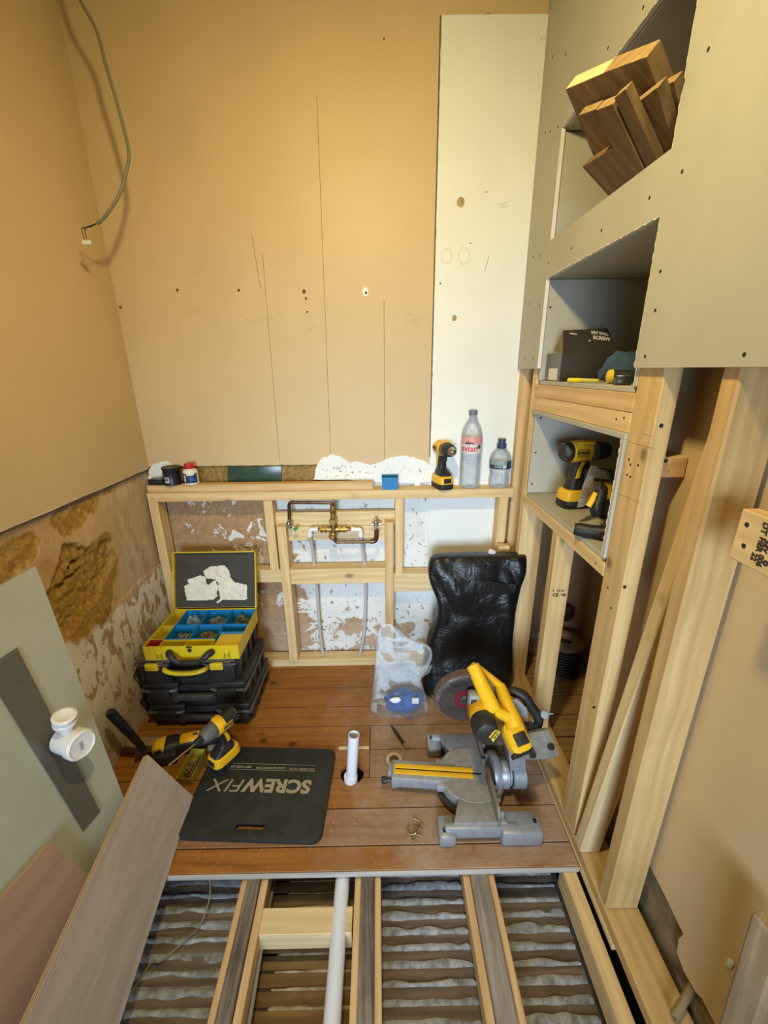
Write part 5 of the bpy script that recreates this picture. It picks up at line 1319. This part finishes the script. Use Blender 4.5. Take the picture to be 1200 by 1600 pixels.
b_ = B(T(bc) @ RX(90)); b_.lathe([(.010, .0012), (.036, .0012), (.036, .0018), (.010, .0018)], None, 32); mo(b_, 'blade_print', MAROON, par=sblade)
b_ = B(T(bc) @ RX(90)); b_.lathe([(.002, .001), (.018, .001), (.018, .006), (.008, .008), (.008, .014), (.002, .014)], None, 24); mo(b_, 'arbor', DSTEEL)
def arcplate(r0, r1, a0, a1, z0, z1, name, mat, k=20):
    b_ = B(T(bc) @ RX(90)); an = [math.radians(a0 + (a1 - a0) * i / k) for i in range(k + 1)]
    b_.prism([(r1 * math.cos(a), r1 * math.sin(a)) for a in an] + [(r0 * math.cos(a), r0 * math.sin(a)) for a in an[::-1]], z0, z1, None, .002); return mo(b_, name, mat)
# local y of this frame points up after the turn, so angles run as seen from the door
arcplate(.084, .101, 80, 200, -.020, .012, 'upper_guard', plain('dusty_guard', (.085, .06, .05), .5, dust=.4))
arcplate(.030, .099, -5, 80, -.022, -.004, 'upper_guard', GREYM)
arcplate(.066, .092, 85, 128, .006, .014, 'guard_bracket', BLKG)
# gearcase, motor, end cap
ax0 = bc + V((.024, -.014, .006))
b_ = B(); b_.box(ax0 + V((.004, -.020, .018)), (.058, .036, .066), None, .009); mo(b_, 'gearcase', GREYD)
b_ = B(); b_.box(ax0 + V((-.010, -.0395, .030)), (.018, .004, .018), None, .003); mo(b_, 'spindle_lock', BLK)
b_ = B(T(ax0 + V((.012, -.030, -.002)))); b_.lathe([(.002, 0), (.036, 0), (.040, .006), (.040, .046), (.002, .046)], RX(90), 36); mo(b_, 'motor_body', YEL)
b_ = B(T(ax0 + V((.012, -.076, -.002)))); b_.lathe([(.002, 0), (.0385, 0), (.041, .006), (.040, .038), (.034, .052), (.020, .058), (.002, .059)], RX(90), 36); mcap = mo(b_, 'motor_cap', BLKG)
b_ = B()
for k in range(5): b_.box(ax0 + V((-.010 + k * .008, -.112, .036 - abs(k - 1.5) * .0035)), (.003, .030, .010), None, .001)
mo(b_, 'vent', HOLE, par=mcap)['kind'] = 'stuff'
pl0 = ax0 + V((.030, -.136, .004)); fm_ = facing(pl0, (.30, -.85, .42), (-.55, 0, .8))
b_ = B(fm_); b_.box((0, 0, 0), (.034, .020, .003), None, .001); bpl = mo(b_, 'badge_plate', plain('badge_yellow', (.66, .48, .05), .4))
text('badge', 'DEWALT', .0085, BLK, bpl, WM[bpl].inverted() @ fm_ @ T(0, .003, .0017), bold=.0004); text('badge', '18V XR', .006, BLK, bpl, WM[bpl].inverted() @ fm_ @ T(0, -.005, .0017), bold=.0003)
# D handle and battery body running out towards the camera
h0, h1 = PY(739, 1041, 1.085), PY(771, 1110, .985)
b_ = B(); b_.tube([h0 + (h0 - h1) * .03, h0, h0.lerp(h1, .3), h0.lerp(h1, .7), h1, h1 + (h1 - h0) * .06], [.016, .0215, .022, .024, .025, .017], 16); mo(b_, 'handle', YEL)
g0, g1 = PY(781, 1072, 1.085), PY(800, 1122, .985); g2 = PY(809, 1150, .945)
b_ = B(); b_.tube([g0, g0.lerp(g1, .5), g1, g1.lerp(g2, .6)], [.018, .022, .026, .029], 12); mo(b_, 'battery_arm', YEL)
b_ = B(); b_.tube([h0, h0.lerp(g0, .35) + V((0, .004, .004)), g0], [.013, .012, .014], 10, True, 3); mo(b_, 'handle_bridge', YEL)
b_ = B(); b_.tube([h1, h1.lerp(g1, .5), g1], [.018, .017, .020], 10); mo(b_, 'handle_bridge', YEL)
b_ = B(); q0, q1 = h0.lerp(h1, .12), h0.lerp(h1, .62); b_.tube([q0.lerp(g0, .32), q1.lerp(g1, .30)], .010, 8); mo(b_, 'trigger', plain('dark_ochre_trigger', (.45, .24, .01), .5))
bd = (g2 - g1).normalized(); fb = facing(g2, V((.02, -.55, .83)), V((-.30, .8, .55)))
b_ = B(fb); b_.rings([[(a, b + oy, z) for a, b in rr(w2, h2, .5)] for w2, h2, z, oy in ((.060, .084, -.050, 0), (.068, .088, -.022, 0), (.066, .084, -.004, 0), (.054, .066, .004, 0))]); sbat = mo(b_, 'battery', YEL)
b_ = B(fb); b_.box((.004, -.010, .006), (.040, .034, .006), None, .003); mo(b_, 'battery_latch', BLK, par=sbat)
b_ = B(fb)
for k in range(6): b_.box((-.028 + k * .011, -.044, -.028), (.007, .012, .040), None, .001)
mo(b_, 'battery_rib', BLK, par=sbat)['kind'] = 'stuff'
# carry handle, slide housing and dust chute behind
k_ = lambda x, y, d: PY(660 + x / 5.4545, 1020 + y / 5.4545, d)
b_ = B(); b_.tube([k_(690, 335, 1.09), k_(770, 330, 1.08), k_(860, 365, 1.07), k_(920, 450, 1.06), k_(985, 545, 1.05), k_(985, 610, 1.045), k_(930, 650, 1.04)], [.013, .016, .017, .016, .016, .014, .012], 12, True, 4); mo(b_, 'carry_handle', BLK)
b_ = B(); b_.hull([k_(x, y, d) for x, y in ((720, 400), (800, 395), (890, 470), (900, 560), (800, 540)) for d in (1.03, 1.10)]); mo(b_, 'slide_housing', GREYM)
b_ = B(); b_.hull([k_(x, y, d) for x, y in ((860, 590), (930, 580), (960, 640), (900, 670)) for d in (1.02, 1.06)]); mo(b_, 'pivot_block', BLKG)
b_ = B(); c0 = k_(1030, 520, 1.05); b_.lathe([(.002, -.010), (.014, -.010), (.015, 0), (.012, .012), (.002, .012)], T(c0) @ RX(60), 12); mo(b_, 'release_knob', GREYM)
b_ = B(); b_.tube([c0, c0 + V((.030, -.004, .003))], .0022, 8); mo(b_, 'knob_pin', STEEL)
b_ = B(); top = [(890, 690), (1075, 655), (1165, 860), (1120, 900), (940, 910), (800, 905), (860, 800)]
b_.rings([[k_(x, y, 1.00) for x, y in top], [k_(x, y, 1.00) + V((.004, .030, -.022)) for x, y in top]]); chute = mo(b_, 'dust_chute', BOX)
b_ = B(); c0 = k_(940, 870, .992); b_.lathe([(.004, 0), (.011, 0), (.011, .004), (.004, .004)], T(c0) @ RX(90), 12); c0 = k_(1095, 800, .992); b_.lathe([(.002, 0), (.012, 0), (.010, .006), (.002, .007)], T(c0) @ RX(90), 7); mo(b_, 'chute_screw', BLKG, par=chute)['kind'] = 'stuff'

# ------------------------------------------------------------------ upper niche: offcuts of old floorboards
LO = V((.5435, 1.15, 1.737)); NU = V((.76, 0, -.65)).normalized(); NN = V((-.65, 0, -.76)).normalized()
def plank(px, layer, th, label, mat=OFFCUT, tongue=True, end=None):
    o0 = LO - NN * layer; P = [PP(x, y, o0, NN) for x, y in px]
    c = sum(P, V()) / len(P); Mf = frame(c, NU, -NN); inv = Mf.inverted(); L = [inv @ p for p in P]
    t = thing('floorboard_offcut', label, 'board', M=Mf, group='old floorboard offcuts in the top opening')
    b_ = B(); b_.rings([[V((p.x, p.y, 0)) for p in L], [V((p.x, p.y, th)) for p in L]]); b_.out('plank', mat, t, ang=15)
    # sawn end, with how the lamp lights it put into its colour, and the machined tongue on the near edge
    e = sorted(L, key=lambda p: p.x)[:2]; e.sort(key=lambda p: p.y)
    if abs(e[0].y - e[1].y) > .008:
        a, b = e; b_ = B(); b_.rings([[V((a.x - .0006, a.y, .0005)), V((b.x - .0006, b.y, .0005)), V((b.x - .0006, b.y, th - .0005)), V((a.x - .0006, a.y, th - .0005))], [V((a.x + .001, a.y, .0005)), V((b.x + .001, b.y, .0005)), V((b.x + .001, b.y, th - .0005)), V((a.x + .001, a.y, th - .0005))]]); b_.out('sawn_end', end or ENDD, t)
    if tongue:
        ymin = min(p.y for p in L); xx = [p.x for p in L if p.y < ymin + .02]
        if len(xx) > 1: B().box2((min(xx), ymin - .006, th * .35), (max(xx), ymin + .004, th * .65)).out('tongue', mat, t)
    return t
plank([(910, 261), (957, 313), (1010, 276), (957, 163), (932, 173), (958, 231)], 0, .021, 'notched old floorboard offcut lowest in the pile sticking out of the top opening', tongue=False)
plank([(960, 154), (977, 140), (1028, 252), (1014, 272)], .002, .016, 'narrow old floorboard strip beside the notched offcut in the top opening', tongue=False)
plank([(904, 181), (931, 171), (975, 262), (945, 275)], .022, .020, 'short dark floorboard offcut tucked above the notched one, left side of the pile')
plank([(982, 172), (1026, 138), (1052, 226), (1012, 262)], .022, .022, 'old floorboard offcut at the right side of the pile with a splintered end')
plank([(884, 140), (942, 115), (990, 235), (935, 262)], .048, .030, 'old floorboard offcut with a bright pale sawn end, top left of the pile', end=ENDG)
plank([(943, 114), (1009, 90), (1052, 200), (992, 234)], .0485, .032, 'old floorboard offcut at the top middle of the pile with a projecting tongue')
plank([(1030, 140), (1052, 128), (1066, 180), (1046, 205)], .052, .020, 'short old floorboard offcut at the far right behind the pile')
p = PX(937, 322, .575)
tag(tbox('wood_block', (.575, p.y - .035, 1.6685), (.61, p.y + .03, 1.752), PINE3, None, 1), 'small pale wood block standing in the top opening below the offcuts', 'block')

# ------------------------------------------------------------------ middle niche: screw box and hand tools
Z2 = 1.3097
x0, x1, y0, y1 = .576, .752, 1.385, 1.505; zt = PY(905, 553, y0).z
sbx = thing('screw_box', 'black cardboard screw box with lid half open on the middle shelf', 'box', ((x0 + x1) / 2, (y0 + y1) / 2, Z2))
b_ = B(); th_ = .0015
b_.box2((x0, y0, Z2), (x1, y0 + th_, zt)).box2((x0, y1 - th_, Z2), (x1, y1, zt)).box2((x1 - th_, y0, Z2), (x1, y1, zt)).box2((x0, y0, Z2), (x1, y1, Z2 + th_)); b_.out('carton', CARD, sbx, world=True)
B().box2((x0 - .0008, y0 + .001, Z2 + .0005), (x0 + .0012, y1, zt + .004)).out('end_panel', CARDG, sbx, world=True)
B().box2((x0 - .0014, y0 + .020, Z2 + .004), (x0 - .0006, y1 - .03, Z2 + .040)).out('label', LBLW, sbx, world=True)
la, lb = V((x0 + .002, y0 + .001, zt)), PY(880, 516, y0 + .062); lb2 = PY(949, 513, y0 + .062); la2 = V((x1 + .002, y0 + .001, zt))
nrm = (la2 - la).cross(lb - la).normalized(); nrm = -nrm if nrm.y > 0 else nrm
b_ = B(); b_.rings([[la, la2, lb2, lb], [p - nrm * .0016 for p in (la, la2, lb2, lb)]]); slid = b_.out('lid', CARD, sbx, world=True)
b_ = B(); b_.rings([[la + V((-.0, .004, 0)), lb, lb + V((-.004, .045, -.060))], [p + V((.0016, 0, 0)) for p in (la + V((-.0, .004, 0)), lb, lb + V((-.004, .045, -.060)))]]); b_.out('side_flap', plain('brown_card_inside', (.22, .16, .085), .7), sbx, world=True)
ud = (lb - la); rd = (la2 - la); 
def lidm(u, v): return WM[slid].inverted() @ facing(la + rd * u + ud * v + (lb2 - la2 - ud) * (u * v) + nrm * .0006, nrm, ud)
text('lettering', 'DRY WALL', .0155, TEXTW, slid, lidm(.79, .80), bold=.0006, sx=.72); text('lettering', 'SCREW', .0195, TEXTW, slid, lidm(.79, .60), bold=.0008, sx=.84)
B().box((0, 0, .0004), (.022, .004, .0006), lidm(.22, .82)).out('pale_print', TEXTW, slid)
B().lathe([(.0005, 0), (.0035, 0), (.0035, .0006), (.0005, .0006)], lidm(.53, .52), 9).out('scuff', TAPE, slid)
yk = thing('marking_knife', 'slim bright yellow knife lying along the front of the middle shelf', 'knife', (.60, 1.25, Z2))
p0, p1, p2 = PY(889, 591, 1.28), PY(906, 592, 1.245), PY(936, 594, 1.19)
for p in (p0, p1, p2): p.z = Z2 + .007
B().tube([p0, p1], [.006, .0065], 10).out('grip_end', plain('bright_yellow', (.80, .66, .02), .4), yk, world=True); B().tube([p1, p2], [.006, .0045], 10).out('grip', plain('pale_yellow', (.62, .56, .10), .4), yk, world=True)
B().tube([p2, p2 + (p2 - p1) * .25], [.002, .0012], 8).out('blade', STEEL, yk, world=True)
p0 = PY(950, 589, 1.14); p0.z = Z2 + .0185; p1 = p0 + V((.10, -.03, 0))
hd = thing('chisel', 'black handled tool with a yellow butt cap lying on the middle shelf', 'chisel', p0)
dv = (p1 - p0).normalized()
B().tube([p0 - dv * .004, p0, p0 + dv * .010], [.010, .017, .018], 18).out('butt_cap', plain('cap_yellow', (.78, .55, .02), .4), hd, world=True); B().tube([p0 + dv * .010, p0 + dv * .06, p1], [.0165, .0155, .014], 18).out('handle', BLK, hd, world=True)
p0 = PY(972, 600, 1.045)
tg = thing('hand_tool', 'small dark grip tool at the front right of the middle shelf', 'tool', (p0.x, p0.y, Z2))
B().box((0, 0, .010), (.036, .030, .0196), RZ(-12), .005).out('body', BLKG, tg); B().box((0, 0, .0215), (.026, .020, .003), RZ(-12), .001).out('clip', STEEL, tg)
p = PY(974, 572, 1.30); lump('blue_cloth', 'crumpled dark blue cloth behind the tools on the middle shelf', 'cloth', (p.x + .03, 1.33, Z2 + .040), (.075, .04, .050), plain('blue_cloth', (.045, .10, .19), .8, var=.3, vs=30), 9)

# ------------------------------------------------------------------ lower niche: trim saw lying on its base
Z3 = .8998
n3 = lambda x, y, d: PY(820 + x / 6.155, 640 + y / 6.155, d)
ts = thing('trimming_tool', 'yellow and black trimming tool with a clear guard lying in front of the drill', 'power tool', (.66, 1.12, Z3))
so = lambda b, nm, mt, ang=35: b.out(nm, mt, ts, world=True, ang=ang)
b_ = B(); g_ = [(640, 545), (880, 570), (800, 700), (640, 800), (570, 930), (505, 945), (560, 740)]
b_.rings([[n3(x, y, 1.17) for x, y in g_], [n3(x, y, 1.17) + V((.003, .009, 0)) for x, y in g_]]); so(b_, 'clear_guard', BOX)
b_ = B(); b_.hull([n3(x, y, d) for x, y in ((670, 690), (860, 700), (870, 850), (760, 870), (690, 760)) for d in (1.13, 1.21)]); so(b_, 'motor_housing', YEL)
b_ = B(); b_.hull([n3(x, y, d) for x, y in ((650, 570), (860, 590), (865, 680), (655, 650)) for d in (1.12, 1.16)]); so(b_, 'dust_shroud', plain('dusty_black', (.07, .06, .045), .6, dust=.4))
b_ = B(); b_.tube([n3(700, 740, 1.10), n3(735, 760, 1.10), n3(720, 860, 1.09), n3(690, 940, 1.08), n3(700, 1000, 1.08)], [.014, .017, .017, .018, .017], 12, True, 3); so(b_, 'handle', BLK)
b_ = B(); b_.tube([n3(680, 800, 1.078), n3(650, 870, 1.074), n3(610, 930, 1.072)], [.006, .008, .008], 10); so(b_, 'trigger', YEL)
q0 = n3(492, 1040, 1.09); q1 = n3(820, 1045, 1.05); dz = Z3 + .0205 - q0.z
q0.z += dz; q1.z = Z3 + .022
b_ = B(); b_.tube([q0, q0.lerp(q1, .15), q0.lerp(q1, .5), q1], [.016, .0195, .0175, .020], 16); so(b_, 'barrel', BLK)
dv = (q0 - q1).normalized(); b_ = B(); b_.tube([q0, q0 + dv * .002], .0135, 16); so(b_, 'nozzle_face', plain('dusty_nozzle', (.30, .27, .2), .8))
b_ = B(); b_.hull([n3(x, y, d) for x, y in ((715, 880), (840, 870), (835, 1085), (690, 1030), (690, 960)) for d in (1.075, 1.13)]); so(b_, 'battery', BLKG)

# ------------------------------------------------------------------ alcove under the shelves
dr = thing('cable_drum', 'dark wooden cable drum standing on the alcove floor behind the studs', 'drum', (.845, 1.615, .0003))
B().lathe([(.028, .150), (.080, .150), (.083, .154), (.083, .165), (.078, .168), (.034, .168), (.028, .164), (.028, .150)], None, 40, cap=False).out('top_flange', plain('dusty_drum', (.27, .21, .13), .7, var=.15, vs=20), dr)
B().lathe([(.028, .0), (.080, .0), (.080, .015), (.028, .015), (.028, .0)], None, 40, cap=False).out('bottom_flange', plain('dark_drum', (.10, .08, .06), .7), dr)
B().lathe([(.028, .015), (.030, .015), (.030, .150), (.028, .150), (.028, .015)], None, 24, cap=False).out('core', DARK, dr)
b_ = B()
for k in range(9): b_.rings([[(r_ * math.cos(t), r_ * math.sin(t), .024 + k * .0142 + z_) for t in [q * math.pi / 20 for q in range(40)]] for r_, z_ in ((.066, -.006), (.071, -.005), (.073, 0), (.071, .005), (.066, .006))], cap=False)
b_.out('cable_coil', BLK, dr)['kind'] = 'stuff'
p = PY(884, 957, 1.70)
tag(B().lathe([(.034, 0), (.039, 0), (.039, .05), (.034, .05), (.034, 0)], T(p.x, 1.733, p.z) @ RX(90), 28, cap=False).lathe([(.002, .0), (.034, .0), (.034, .01), (.002, .01)], T(p.x, 1.733, p.z) @ RX(90), 28).out('pipe_stub', plain('brown_stub', (.13, .075, .035), .7), None, (p.x, 1.70, p.z)), 'round brown pipe stub on the alcove wall above the cable drum', 'pipe')
cpts = [PY(826, 1045, 1.66), PY(832, 1000, 1.70), PY(838, 960, 1.71)]
tag(B().tube([V((.66, 1.62, .006)), V((.67, 1.66, .06)), V((.685, 1.70, .16)), V((.70, 1.715, .30))], .004, 8, True, 5).out('loose_cable', BLK, None, (.67, 1.66, 0)), 'dark loose cable rising in the alcove corner beside the sack', 'cable')
